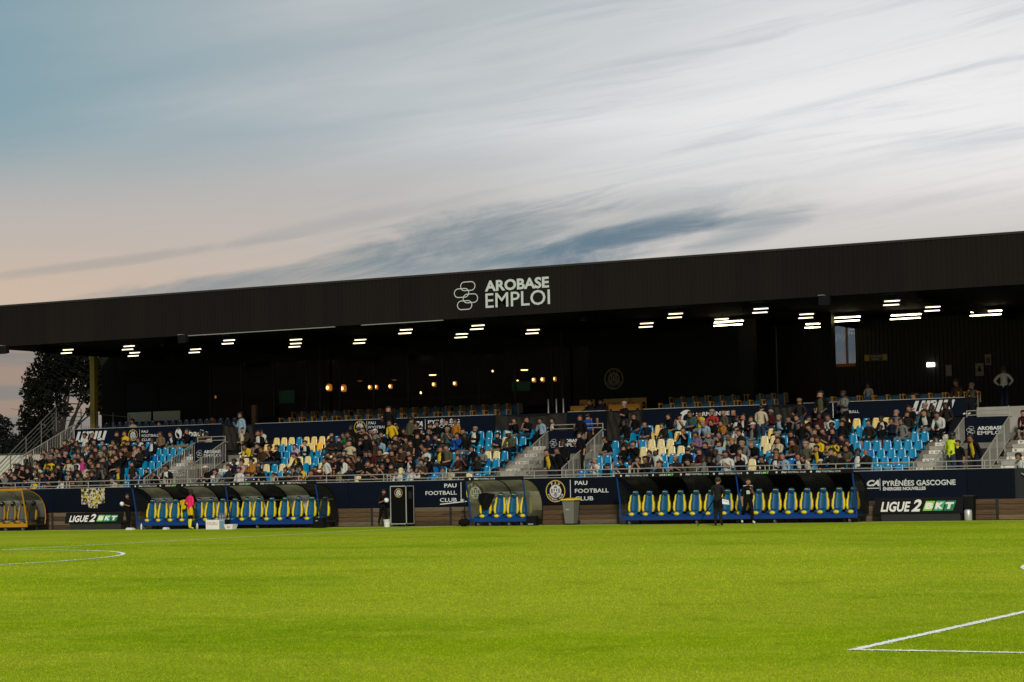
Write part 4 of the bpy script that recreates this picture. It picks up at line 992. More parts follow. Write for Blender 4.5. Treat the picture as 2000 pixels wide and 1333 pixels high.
def build_seats():
    random.seed(9); empt = []; taken = []
    for bl, s0, k in (('right', -28.42, 33), ('middle', -47.63, 33), ('left', -66.95, 18)):
        for r in range(-1, 7):
            occ = [p[0] for p in people_rows if p[4] == r and 'S' not in p[6]]+[q[0] for q in EXTRA if q[1] == r]
            for i in range(k):
                s = s0-.441*i
                if r >= 0 and i in CREAM.get((bl, r), ()): c = 'faded yellow' if r >= 5 else 'cream'
                else: c = 'royal blue' if random.random() < .07 else 'blue'
                if bl == 'middle' and r == 5 and abs(s+58.73) < .23: c = 'bright yellow'
                if bl == 'right' and r == -1: c = 'blue'
                (taken if (r == -1 or any(abs(s-q) < .27 for q in occ)) else empt).append((bl, r, s, c))
    empt = empt[:300]; cnt = {}
    for e in sorted(empt, key=lambda e: e[2]): cnt.setdefault((e[0], e[1], e[3]), []).append(e)
    for (bl, r, c), L_ in cnt.items():
        for j, (_, _, s, _) in enumerate(L_):
            o = link('stadium_seat', SEATS[c], None, (s, NB+T*r, Z0+RZ*r)); o.rotation_euler = (random.uniform(-.03, .03), 0, random.uniform(-.05, .05))
            lab = 'empty %s seat, %s row of the %s block' % (c, ROWN[r], bl)
            if len(L_) > 1: lab += ', %s such from the left' % (ORD[j+1] if j < 15 else '%dth' % (j+1))
            tag(o, lab, 'seat', 'stadium seats on the terrace'); link('number_tag', PATCHM, o)
    # seats under the spectators and behind the wall
    v = []; f = []; mi = []; keys = list(SEATS); src = {k: ([x.co[:] for x in m.vertices], [tuple(p.vertices) for p in m.polygons]) for k, m in SEATS.items()}
    for bl, r, s, c in taken:
        o = len(v); vs, fs = src[c]; v += [(x+s, y+NB+T*r, z+Z0+RZ*r) for x, y, z in vs]; f += [tuple(i+o for i in q) for q in fs]; mi += [keys.index(c)]*len(fs)
    me = bpy.data.meshes.new('occupied_seating'); me.from_pydata(v, [], f)
    for k in keys: me.materials.append(SEATS[k].materials[0])
    me.polygons.foreach_set('material_index', mi); struct(link('occupied_seating', me), 'stuff')
    # dark seats on the upper deck at the left
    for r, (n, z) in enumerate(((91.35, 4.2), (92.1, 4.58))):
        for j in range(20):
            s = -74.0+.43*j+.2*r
            o = link('stadium_seat', SEATS['dark navy'], None, (s, n, z)); tag(o, 'dark navy upper deck seat, %s from the ochre column, %s line' % (ORD[j+1] if j < 15 else '%dth' % (j+1), ('front', 'rear')[r]), 'seat', 'dark seats on the upper deck'); link('number_tag', PATCHM, o)
    # armchairs with amber arms
    bk = bevel(MB().box(-.25, .25, .0, .06, .48, .93).mesh('backrest', CHBLUE), .02); se = bevel(MB().box(-.24, .24, -.46, 0, .38, .46).mesh('seat', CHBLUE), .02)
    am = bevel(MB().box(-.035, .035, -.44, -.02, .88, .96).box(-.016, .016, -.02, .03, .5, .90).box(-.018, .018, -.42, -.37, 0, .88).mesh('armrest', CHYEL), .012)
    front = [-61.86, -61.25, -60.53, -59.93, -59.33, -58.5, -58.0, -57.35, -56.68, -56.1, -55.44, -54.78, -54.15, -53.58, -52.79, -52.18, -51.59, -50.92, -50.28, -49.66, -41.27, -40.69, -40.09, -39.37, -38.78, -38.19, -37.46, -36.88, -36.29, -33.6, -33.09, -32.48, -31.81, -31.17, -30.57, -29.87, -29.3, -28.7, -28.01, -27.2]
    for r, (dn, dz, ds) in enumerate(((0, 0, 0), (.95, .3, .1))):
        for j, s in enumerate(front):
            if r and j > 28: continue
            blk, q = ('middle', j) if j < 20 else ('wave-logo', j-20) if j < 29 else ('uniy', j-29)
            t = thing('armchair', 'blue armchair with amber arms, %s from left, %s line above %s board' % (ORD[q+1] if q < 15 else '%dth' % (q+1), ('front', 'back')[r], blk), 'armchair', (s+ds, 91.35+dn, UP_Z+.02+dz), 0, 'armchairs on the upper deck')
            link('backrest', bk, t); link('seat', se, t); link('armrest', am, t, (-.285, 0, 0)); link('armrest', am, t, (.285, 0, 0))
    yb = MB().box(-.36, .36, .02, .10, .80, 1.0).box(-.2, .2, .0, .06, .40, .80).mesh('backrest', CHYEL); ys = MB().box(-.33, .33, -.5, 0, .36, .46).mesh('seat', CHYEL); ya = MB().box(-.03, .03, -.45, .1, .6, .68).box(-.03, .03, .04, .1, .1, 1.0).box(-.03, .03, -.45, -.39, 0, .6).mesh('armrest', CHYEL)
    for r, L_ in enumerate(([-45.87, -43.91, -43.1], [-45.84, -44.65, -44.0, -43.2])):
        for j, s in enumerate(L_):
            t = thing('yellow_armchair', 'open-backed yellow armchair above the tarpaulin, %s from left, %s line' % (ORD[j+1], ('front', 'back')[r]), 'armchair', (s, 91.35+.9*r, UP_Z+.02+.3*r), 0, 'yellow armchairs')
            link('backrest', yb, t); link('seat', ys, t); link('armrest', ya, t, (-.36, 0, 0)); link('armrest', ya, t, (.36, 0, 0))
build_seats()
#PART2
# ------------------------------------------------------------------ people
SKINS = [mat('skin_%s' % k, c, .55, 0, .12, 8, 0, .3) for k, c in (('fair', (.25, .125, .074)), ('tan', (.175, .080, .044)), ('rosy', (.25, .105, .066)), ('brown', (.045, .021, .012)))]
CL = dict(black=(.009, .009, .010), charcoal=(.022, .021, .020), navy=(.012, .017, .036), grey=(.14, .14, .135), white=(.50, .49, .45), cream=(.42, .37, .25), brown=(.060, .036, .021), maroon=(.075, .014, .016),
          yellow=(.55, .38, .02), teal=(.05, .10, .10), olive=(.085, .085, .050), magenta=(.42, .03, .19), straw=(.34, .23, .08), pink=(.42, .25, .22), tan=(.15, .095, .055), aqua=(.12, .33, .36), red=(.28, .03, .03),
          lightblue=(.22, .31, .40), orange=(.32, .125, .018), green=(.02, .14, .06), lilac=(.40, .30, .38), salmon=(.42, .13, .10), blue=(.012, .05, .26), purple=(.16, .10, .21), hivis=(.50, .62, .03), denim=(.035, .05, .085), khaki=(.17, .14, .085), gold=(.62, .42, .01))
def cloth(c): return mat('cloth_'+c, tuple(v*(.62 if max(CL[c]) < .12 else .82) for v in CL[c]), .9, 0, .4, 14, .35, .06)
HAIRM = {k: mat('hair_'+k, c, .6, 0, .3, 20) for k, c in (('black', (.006, .005, .0045)), ('brown', (.018, .010, .006)), ('grey', (.17, .16, .14)), ('blond', (.16, .095, .035)))}
SHOE = [mat('shoe_black', (.01, .01, .01), .6), mat('shoe_white', (.55, .55, .53), .6)]

def skin_body(name, J, E, levels=1):
    """J: {joint: (x, y, z, radius)}; E: [(joint, joint, slot)]. One continuous skinned surface; faces take the slot of the nearest bone."""
    names = list(J); me = bpy.data.meshes.new(name); me.from_pydata([J[k][:3] for k in names], [(names.index(a), names.index(b)) for a, b, _ in E], [])
    o = bpy.data.objects.new(name, me); COL.objects.link(o); md = o.modifiers.new('skin', 'SKIN'); md.use_smooth_shade = True
    md.branch_smoothing = .3
    for i, k in enumerate(names):
        v = me.skin_vertices[0].data[i]; v.radius = (J[k][3], J[k][3]); v.use_root = (k == 'pelvis')
    sb = o.modifiers.new('sub', 'SUBSURF'); sb.levels = levels; sb.render_levels = levels
    dg = bpy.context.evaluated_depsgraph_get(); out = bpy.data.meshes.new_from_object(o.evaluated_get(dg)); bpy.data.objects.remove(o); bpy.data.meshes.remove(me)
    out.name = name; out.materials.clear()
    for k in range(8): out.materials.append(SHOE[0])
    A = np.array([J[a][:3] for a, b, _ in E]); B = np.array([J[b][:3] for a, b, _ in E]); RR = np.array([(J[a][3]+J[b][3])/2 for a, b, _ in E]); sl = [s for *_, s in E]
    C = np.array([p.center[:] for p in out.polygons]); Nn = np.array([p.normal[:] for p in out.polygons])
    d = B-A; t = np.clip(((C[:, None]-A)*d).sum(2)/np.maximum((d*d).sum(1), 1e-9), 0, 1); q = np.linalg.norm(C[:, None]-(A+t[..., None]*d), axis=2)/RR
    idx = q.argmin(1); ms = np.array([sl[i] for i in idx])
    fr = (ms == 1)&(Nn[:, 1] < -.55)&(abs(C[:, 0]) < .075); ms[fr] = 7
    out.polygons.foreach_set('material_index', ms.astype(np.int32)); out.polygons.foreach_set('use_smooth', [True]*len(out.polygons)); out.update(); return out

ARMS = {'down': ((.05, .02, -.29), (.05, -.03, -.53), (.045, -.05, -.62)), 'lap': ((.05, -.05, -.28), (-.04, -.25, -.34), (-.10, -.32, -.35)), 'cross': ((.05, -.10, -.25), (-.15, -.21, -.20), (-.26, -.19, -.17)),
        'clasp': ((.04, -.22, -.22), (-.08, -.42, -.20), (-.15, -.48, -.19)), 'phone': ((.05, -.09, -.27), (-.07, -.26, -.12), (-.12, -.30, -.05)), 'chin': ((.02, -.17, -.24), (-.10, -.18, .0), (-.13, -.17, .09)),
        'face': ((.06, -.17, -.20), (-.08, -.20, .04), (-.12, -.19, .13)), 'hips': ((.17, .07, -.24), (.02, .0, -.40), (-.03, -.03, -.45)), 'wide': ((.14, -.08, -.22), (.05, -.28, -.36), (.0, -.35, -.38)), 'behind': ((.06, .10, -.26), (.01, .16, -.48), (-.04, .15, -.55)),
        'ball': ((.07, -.05, -.27), (-.02, -.24, -.20), (-.06, -.30, -.16)), 'front': ((.05, -.06, -.28), (-.06, -.22, -.42), (-.11, -.25, -.47))}
def figure(name, seated, lean=0., armL='lap', armR='lap', spread=.10, turn=0., tilt=0., stride=0., levels=1, hands=False, girth=1.0):
    hz = .50 if seated else .95
    J = {'pelvis': (0, 0, hz, .150*girth)}; E = []
    def up_(k, y, z, r, x=0.):
        c, s_ = math.cos(lean), math.sin(lean); J[k] = (x, y*c-z*s_, hz+z*c+y*s_, r)
    up_('waist', 0, .17, .142*girth); up_('chest', 0, .36, .158*girth); up_('collar', .01, .48, .108); up_('neck', 0., .555, .058)
    hx = .03*math.sin(turn); hy = -.03-.05*math.sin(tilt)
    up_('jaw', hy-.015, .62, .082, hx); up_('skull', hy, .70, .112, hx); up_('top', hy+.01, .785, .08, hx)
    E += [('pelvis', 'waist', 1), ('waist', 'chest', 1), ('chest', 'collar', 1), ('collar', 'neck', 0), ('neck', 'jaw', 0), ('jaw', 'skull', 0), ('skull', 'top', 0)]
    if hands:
        ny = hy-.118; up_('nose', ny, .672, .016, hx+.10*math.sin(turn)); E.append(('skull', 'nose', 0))
        for sd in (-1, 1): up_('ear%d' % sd, hy+.015, .69, .022, hx+sd*.108); E.append(('skull', 'ear%d' % sd, 0))
    for sd, arm in ((-1, armL), (1, armR)):
        k = str(sd); up_('sh'+k, .005, .455, .070, sd*.185); base = (sd*.185, .005, .455)
        for nm, off, r in zip(('el', 'wr', 'ha'), ARMS[arm], (.052, .038, .046 if not hands else .036)): up_(nm+k, base[1]+off[1], base[2]+off[2], r, base[0]+sd*off[0])
        E += [('collar', 'sh'+k, 1), ('sh'+k, 'el'+k, 1), ('el'+k, 'wr'+k, 2), ('wr'+k, 'ha'+k, 0)]
        if hands:
            w = Vector(J['wr'+k][:3]); h = Vector(J['ha'+k][:3]); d = (h-w).normalized(); sd_v = d.orthogonal().normalized()
            for f, (a, ln) in enumerate(((-.030, .072), (-.010, .085), (.010, .080), (.030, .062))):
                p = h+d*.025+sd_v*a; bnd = d.cross(sd_v)*.018; J['f%d%s' % (f, k)] = (*(p+d*ln*.55), .0115); J['g%d%s' % (f, k)] = (*(p+d*ln+bnd), .010); E += [('ha'+k, 'f%d%s' % (f, k), 0), ('f%d%s' % (f, k), 'g%d%s' % (f, k), 0)]
            p = w+d*.035+sd_v*.045; J['th'+k] = (*(p+d*.02), .013); J['ti'+k] = (*(p+d*.06+sd_v*.012), .011); E += [('wr'+k, 'th'+k, 0), ('th'+k, 'ti'+k, 0)]
        if seated:
            x = sd*spread; J['hip'+k] = (sd*.095, -.08, .49, .105*girth); J['mid'+k] = (sd*(.095+spread)/2*1.02, -.28, .505, .088); J['kn'+k] = (x, -.47, .49, .068); J['ca'+k] = (x, -.45, .30, .060); J['an'+k] = (x, -.43, .08, .044); J['to'+k] = (x*1.05, -.60, .04, .040)
        else:
            st = stride*sd; J['hip'+k] = (sd*.095, 0, .88, .108*girth); J['mid'+k] = (sd*.10, -.10*st*1.2, .69, .090); J['kn'+k] = (sd*.105, -.24*st, .49, .066); J['ca'+k] = (sd*.105, -.24*st+.02+max(0, -st)*.16, .35+max(0, -st)*.05, .062); J['an'+k] = (sd*.11, -.32*st+.03+max(0, -st)*.22, .09+max(0, -st)*.10, .044); J['to'+k] = (sd*.13, J['an'+k][1]-.17, .04, .040)
        E += [('pelvis', 'hip'+k, 3), ('hip'+k, 'mid'+k, 3), ('mid'+k, 'kn'+k, 4), ('kn'+k, 'ca'+k, 5), ('ca'+k, 'an'+k, 5), ('an'+k, 'to'+k, 6)]
    me = skin_body(name, J, E, levels); return me, Vector(J['skull'][:3]), J
SIT = [figure('person', True, lean, a, b, sp, tu, ti, girth=g) for lean, a, b, sp, tu, ti, g in (
    (.02, 'lap', 'lap', .12, .0, .2, 1.0), (-.08, 'cross', 'cross', .14, .4, .0, 1.1), (.38, 'clasp', 'clasp', .17, -.2, .2, 1.0), (.10, 'phone', 'phone', .10, .0, .7, .95), (.22, 'chin', 'lap', .10, .6, .2, .95),
    (.05, 'face', 'face', .12, .0, .0, 1.0), (-.05, 'wide', 'lap', .20, -.6, .0, 1.15), (.30, 'lap', 'clasp', .12, .5, .5, 1.0), (.0, 'front', 'cross', .08, -.4, .1, .9), (-.02, 'chin', 'cross', .10, -.3, .1, .95), (.55, 'clasp', 'clasp', .18, .2, .4, 1.0))]
STAND_P = [figure('person', False, lean, a, b, .1, tu, ti, st) for lean, a, b, tu, ti, st in (
    (.02, 'down', 'down', .3, .1, .15), (.03, 'front', 'front', -.3, .3, .0), (.0, 'hips', 'hips', .2, .0, .1), (.02, 'phone', 'down', .5, .4, .2), (.25, 'front', 'down', -.2, .5, .2), (.0, 'cross', 'cross', .0, .1, .0))]
def hair_mesh(kind, m):
    b = MB()
    if kind == 'short':
        b.ell((0, .016, .040), (.116, .122, .104), 10, 7); b.v = [(x, y, max(z, (-.06 if y > .01 else .052))) for x, y, z in b.v]
    elif kind == 'long':
        b.ell((0, .028, .036), (.125, .122, .112), 10, 7); b.v = [(x, y if z > -.04 or y > 0 else y+.1, max(z, .052) if y < -.03 else z) for x, y, z in b.v]
        b.ell((0, .075, -.10), (.115, .055, .17), 8, 6)
    else:
        b.ell((0, .008, .042), (.118, .125, .104), 10, 7); b.v = [(x, y, max(z, .046)) for x, y, z in b.v]
        b.add([(-.085, -.08, .05), (.085, -.08, .05), (.07, -.20, .034), (-.07, -.20, .034), (-.085, -.08, .062), (.085, -.08, .062), (.07, -.20, .042), (-.07, -.20, .042)], [(0,3,2,1),(4,5,6,7),(0,1,5,4),(1,2,6,5),(2,3,7,6),(3,0,4,7)])
    return b.mesh('hair' if kind != 'cap' else 'cap', m, True)
HAIRS = {(k, c): hair_mesh(k, HAIRM[c]) for k in ('short', 'long') for c in HAIRM}
CAPS = [hair_mesh('cap', cloth(c)) for c in ('white', 'black', 'straw')]
def dress(o, skin, shirt, sleeve, top_leg, low_leg, shin, shoe, inner):
    for k, m in enumerate((skin, shirt, sleeve, top_leg, low_leg, shin, shoe, inner)):
        o.material_slots[k].link = 'OBJECT'; o.material_slots[k].material = m
def build_crowd():
    random.seed(21); info = []
    for s, n, fz, sc, row, col, fl in people_rows:
        st = 'S' in fl; me, sk, _ = random.choice(STAND_P if st else SIT)
        if st and 'B' in fl: me, sk, _ = random.choice([STAND_P[0], STAND_P[2], STAND_P[1]])
        o = link('person', me, None, (s, n+(.03 if st else -.02), fz)); rz = random.uniform(-.35, .25)-.25
        if 'B' in fl: rz += math.pi
        o.rotation_euler = (0, 0, rz); w = random.uniform(1.08, 1.24)*(.95 if 'l' in fl else 1.); o.scale = (sc*w, sc*w, sc*1.03)
        if not st: o.location = (s, n+.10, fz)
        skin = random.choices(SKINS, (5, 5, 3, 2.2))[0]; C_ = cloth(col); sleeve = C_ if random.random() < .5 else skin; inner = C_
        if 'J' in fl: C_ = cloth('black'); inner = cloth('white'); sleeve = C_
        if 'Y' in fl: inner = cloth('yellow'); sleeve = C_
        if 'V' in fl: inner = C_; sleeve = C_; C_ = cloth('black')
        if col == 'hivis': sleeve = cloth('black')
        if col in ('olive', 'tan') and 'c' in fl: sleeve = skin
        tr = cloth('cream' if 'P' in fl else random.choices(('black', 'denim', 'charcoal', 'grey', 'khaki', 'navy'), (5, 4, 3, 1.2, 1.5, 2))[0])
        if col == 'magenta': tr = C_
        shin = skin if (random.random() < .18 and not st) else tr
        dress(o, skin, C_, sleeve, tr, tr, shin, random.choice(SHOE), inner)
        if 'c' in fl: h = link('cap', CAPS[2 if col == 'straw' else random.choice((0, 0, 1))], o, sk); hw = 'capped'
        elif 'n' in fl: hw = 'bald'
        else:
            hc = 'grey' if 'h' in fl else 'blond' if 'y' in fl else random.choice(('black', 'black', 'brown')); kind = 'long' if 'l' in fl else 'short'
            link('hair', HAIRS[(kind, hc)], o, sk); hw = {'grey': 'grey-haired', 'blond': 'blond'}.get(hc, 'long-haired' if kind == 'long' else '')
        if 'C' in fl: hw = ('young' if not hw or hw == 'long-haired' else 'young '+hw)
        wear = 'black jacket over white shirt' if 'J' in fl else '%s top with yellow front' % col if 'Y' in fl else 'black vest over %s shirt' % col if 'V' in fl else 'hi-vis yellow vest' if col == 'hivis' else '%s top' % {'lightblue': 'light blue'}.get(col, col)
        if 'P' in fl: wear += ' and cream trousers'
        blk = 'left block' if s < -64.6 else 'middle block' if s < -46.4 else 'middle stair mouth' if s < -42.6 else 'right block' if s < -27 else 'right end'
        pose = ('standing with back turned' if 'B' in fl else 'standing') if st else 'seated'
        where = 'upper deck above %s' % blk if row == 7 else 'at the railing, %s' % blk if row == -2 else '%s row of %s' % (ROWN[row], blk)
        info.append([o, s, ' '.join(x for x in (hw, 'person', pose, 'in', wear) if x)+', '+where])
    # the remaining spectators of the packed blocks, joined
    pal = [cloth(c) for c in ('black', 'charcoal', 'navy', 'brown', 'grey', 'cream', 'lightblue', 'maroon', 'denim')]+SKINS+[HAIRM['black'], HAIRM['brown'], SHOE[0]]; V = []; F_ = []; MI = []
    for s, r in EXTRA:
        me, sk, _ = random.choice(SIT); a = random.uniform(-.5, .1); ca, sa = math.cos(a), math.sin(a); kx = random.uniform(1.05, 1.2); kz = random.uniform(.95, 1.06); o0 = len(V); sh = random.choices(range(8), (6, 6, 4, 3, 2, 1.2, 1.5, 1))[0]; tr = random.choice((0, 1, 8)); sk_i = 9+random.choices(range(4), (5, 5, 3, 2))[0]; mp = (sk_i, sh, sh if random.random() < .5 else sk_i, tr, tr, tr, 15, sh)
        for q, off in ((me, Vector((0, 0, 0))), (HAIRS[('short', 'black')], sk)):
            o1 = len(V)
            for v in q.vertices: x, y, z = (v.co+off)*1.; V.append((s+kx*(x*ca-y*sa), NB+T*r-.12+kx*(x*sa+y*ca), Z0+RZ*r+kz*z))
            for p in q.polygons: F_.append(tuple(i+o1 for i in p.vertices)); MI.append(mp[p.material_index] if q is me else 13+random.randint(0, 1)*0)
    me = bpy.data.meshes.new('packed_crowd'); me.from_pydata(V, [], F_)
    for q in pal: me.materials.append(q)
    me.polygons.foreach_set('material_index', MI); me.polygons.foreach_set('use_smooth', [True]*len(MI)); struct(link('packed_crowd', me), 'stuff')
    grp = {}
    for it in info: grp.setdefault(it[2], []).append(it)
    for lab, L_ in grp.items():
        L_.sort(key=lambda i: i[1])
        for j, (o, s, _) in enumerate(L_):
            l2 = lab if len(L_) == 1 else lab+', %s from left' % (ORD[j+1] if j < 15 else '%dth' % (j+1))
            if len(l2.split()) > 16: l2 = l2.replace('with back turned ', '').replace(' of ', ', ')
            tag(o, l2, 'person', 'spectators in the stand')
build_crowd()

# ------------------------------------------------------------------ dugouts
def dugout_seat_parts(kind):
    body, bol = (DUGBLUE, DUGYEL) if kind == 'blue' else (GREYSEAT, YELBOL)
    b = MB()                                                          # high racing-style back, tapering in at the shoulders
    P = [(.30, .17, .0), (.45, .20, .02), (.70, .185, .07), (.88, .15, .10), (1.0, .125, .115)]; n = 5; vs = []
    for z, w, y in P:
        for k in range(n): u = -1+2*k/(n-1); vs.append((u*w, y-.045*u*u*1.2, z))
    fs = [(j*n+i, j*n+i+1, (j+1)*n+i+1, (j+1)*n+i) for j in range(len(P)-1) for i in range(n-1)]; nb = len(vs); vs += [(x, y+.08, z) for x, y, z in vs]; fs += [(nb+a, nb+d, nb+c, nb+b_) for a, b_, c, d in fs]
    rim = [i*n for i in range(len(P))]+[(len(P)-1)*n+i for i in range(1, n)]+[i*n+n-1 for i in range(len(P)-2, -1, -1)]; fs += [(rim[i], rim[i+1], nb+rim[i+1], nb+rim[i]) for i in range(len(rim)-1)]
    b.add(vs, fs); b.add([(-.20, -.40, .10), (.20, -.40, .10), (.19, .05, .02), (-.19, .05, .02), (-.20, -.42, .22), (.20, -.42, .22), (.17, .05, .32), (-.17, .05, .32)], [(0,3,2,1),(4,5,6,7),(0,1,5,4),(1,2,6,5),(2,3,7,6),(3,0,4,7)])
    seat = b.mesh('seat', body, True)
    def bolster(sd):
        b = MB(); Q = [(.26, .205, .07, .05), (.40, .235, .085, .06), (.62, .225, .08, .055), (.74, .19, .055, .045), (.86, .19, .045, .04), (.95, .165, .03, .03)]; vs = []
        for z, x, w, d in Q: vs += [(sd*(x-w/2), -.05-d+z*.10, z), (sd*(x+w/2), -.06-d+z*.10, z), (sd*(x+w/2), .02+z*.10, z), (sd*(x-w/2), .02+z*.10, z)]
        fs = [(j*4+k, j*4+(k+1) % 4, j*4+4+(k+1) % 4, j*4+4+k) for j in range(len(Q)-1) for k in range(4)]+[(0, 1, 2, 3), (20, 21, 22, 23)]
        b.add(vs, fs); return bevel(b.mesh('bolster', bol, True), .012)
    hd = MB().ell((0, .10, 1.03), (.155, .06, .13), 12, 8).mesh('headrest', DUGNAVY if kind == 'blue' else BLACK, True)
    nose = MB().ell((.03, -.40, .17), (.125, .06, .075), 10, 6).mesh('cushion_front', bol, True)
    lg = MB().box(-.07, .07, .025, .035, 1.055, 1.085).mesh('headrest_logo', mat('logo_lime', (.35, .45, .08) if kind == 'blue' else (.5, .5, .48), .5))
    return [('seat', seat), ('bolster', bolster(-1)), ('bolster', bolster(1)), ('headrest', hd), ('cushion_front', nose), ('headrest_logo', lg)]
SEATP = {k: dugout_seat_parts(k) for k in ('blue', 'yellow')}
def dugout(lab, s0, s1, seats, kind='blue', bays=6, dark=(), style='clear', strip=True):
    t = thing('dugout', lab, 'dugout', (s0, 81.2, 0)); Wd = s1-s0; FR = DUGFRAME if kind == 'blue' else YELFRAME
    bevel(MB().box(0, Wd, 0, .09, .17, .34).obj('base_beam', FR, t).data, .012)
    MB().box(.02, Wd-.02, .10, 1.32, .24, .30).obj('floor_plate', DSTEEL, t)
    bevel(MB().box(.04, Wd-.04, .30, .75, .302, .40).obj('bench', FR, t).data, .01)
    prof = [(1.30, .30), (1.36, .62), (1.33, .98), (1.24, 1.22), (1.10, 1.42), (.86, 1.63), (.52, 1.80), (.14, 1.90), (-.30, 1.94)]
    def panel(i0, i1, x0, x1, m, name='canopy_panel', off=0.):
        q = prof[i0:i1+1]; vs = [(x, y-off, z) for y, z in q for x in (x0, x1)]
        me = bpy.data.meshes.new(name); me.from_pydata(vs, [], [(2*i, 2*i+1, 2*i+3, 2*i+2) for i in range(len(q)-1)]); me.materials.append(m); me.polygons.foreach_set('use_smooth', [True]*len(me.polygons))
        o = link(name, me, t); md = o.modifiers.new('thick', 'SOLIDIFY'); md.thickness = .012; return o
    bw = Wd/bays
    for k in range(bays):
        x0, x1 = k*bw+.03, (k+1)*bw-.03
        if style == 'dark': panel(0, 8, x0, x1, SMOKE if k not in dark else BLACK)
        elif k in dark: panel(0, 4, x0, x1, BLACK); panel(4, 8, x0, x1, SMOKE); MB().box(x0+.03, x1-.03, 1.17, 1.19, 1.22, 1.25).obj('trim_strip', mat('pale_trim', (.5, .49, .45), .35, .5), t)
        else: panel(0, 1, x0, x1, SMOKE); panel(1, 4, x0, x1, PALEA); panel(4, 8, x0, x1, CLEARA)
    for k in range(bays+1):
        MB().path([(k*bw, y, z) for y, z in prof], .022, 6).obj('canopy_rib', FR if kind != 'blue' or k == 0 else BLACK, t)
    for x in (.03, Wd-.03):
        MB().path([(x, .06, .3), (x, -.12, 1.2), (x, -.30, 1.93)], .035, 8).obj('end_post', FR, t)
        pts = [(x, y, z) for y, z in prof]+[(x, .06, .34)]; me = bpy.data.meshes.new('side_panel'); me.from_pydata(pts, [], [tuple(range(len(pts)))]); me.materials.append(CLEARA if bays == 2 else SIDEA); link('side_panel', me, t)
    if bays > 4: MB().path([(Wd*.52, .06, .3), (Wd*.52, -.12, 1.2), (Wd*.52, -.30, 1.93)], .035, 8).obj('middle_post', FR, t)
    if strip:
        z0, z1 = 1.90, 2.06; sg = MB().box(-.02, Wd+.02, -.36, -.30, z0, z1).obj('name_strip', BLACK, t); y = -.364
        x = .25; k = 0
        while x < Wd-1.3:
            MB_ = MB(); disc(MB_, x, (z0+z1)/2, .04, y, 12); MB_.obj('emblem_dot', WHITE, sg)
            if k % 3 != 1: lettering(sg, 'PAU', x+.2, x+.42, z0+.045, z1-.045, y, WHITE, .05, .2); lettering(sg, 'FOOTBALL CLUB', x+.47, x+1.2, z0+.05, z1-.05, y, WHITE, .01); x += 1.42
            else: lettering(sg, 'LIGUE 2', x+.28, x+.62, z0+.045, z1-.045, y, WHITE, .03, .2); lettering(sg, 'BKT', x+.64, x+.9, z0+.045, z1-.045, y, mat('lime_print', (.2, .5, .12), .5), .05, .2); x += 1.22
            k += 1
    else: bevel(MB().box(-.02, Wd+.02, -.36, -.28, 1.88, 2.0).obj('front_beam', FR, t).data, .015)
    for xs in seats:
        first = None
        for nm, me in SEATP[kind]:
            o = link(nm, me, t if first is None else first, (xs-s0, .70, .24) if first is None else (0, 0, 0)); first = first or o
    wm = MB().bar((-.03, 0, .085), (.03, 0, .085), .085, 12).box(-.035, .035, -.02, .02, .09, .25).mesh('wheel', mat('castor', (.10, .10, .10), .5))
    for x in (.35, Wd*.33, Wd*.66, Wd-.35):
        for y in (.15, 1.1): link('wheel', wm, t, (x, y, 0))
    MB().box(.2, .3, .08, .14, 0, .2).box(Wd-.6, Wd-.5, .08, .14, 0, .2).box(Wd*.5, Wd*.5+.1, .08, .14, 0, .2).obj('jack_leg', BLACK, t)
    return t
D1 = [-63.1, -62.46, -61.79, -61.13, -60.47, -59.82, -59.16, -58.49, -57.82, -57.18, -56.49, -55.78, -55.06, -54.35, -53.66]
D3 = [-38.62, -38.0, -37.3, -36.62, -35.93, -35.27, -34.57, -33.91, -33.22, -32.52, -31.86, -31.2, -30.54, -29.88, -29.29]
dugout('long blue dugout of fifteen seats behind the pink-bibbed player', -63.45, -53.42, D1, bays=8, dark=(1, 3, 5, 7))
dugout('small blue four-seat dugout between the flight case and the wheelie bin', -45.95, -43.2, [-45.55, -44.86, -44.24, -43.62], bays=2)
dugout('long blue dugout with smoked canopy behind the man with the monopod', -38.95, -28.9, D3, bays=8, dark=(1, 3, 5, 7), style='dark')
dugout('yellow-framed dugout with grey seats at the left edge', -74.0, -69.9, [-73.45, -72.75, -72.08, -71.42, -70.75, -70.15], 'yellow', bays=3, strip=False)

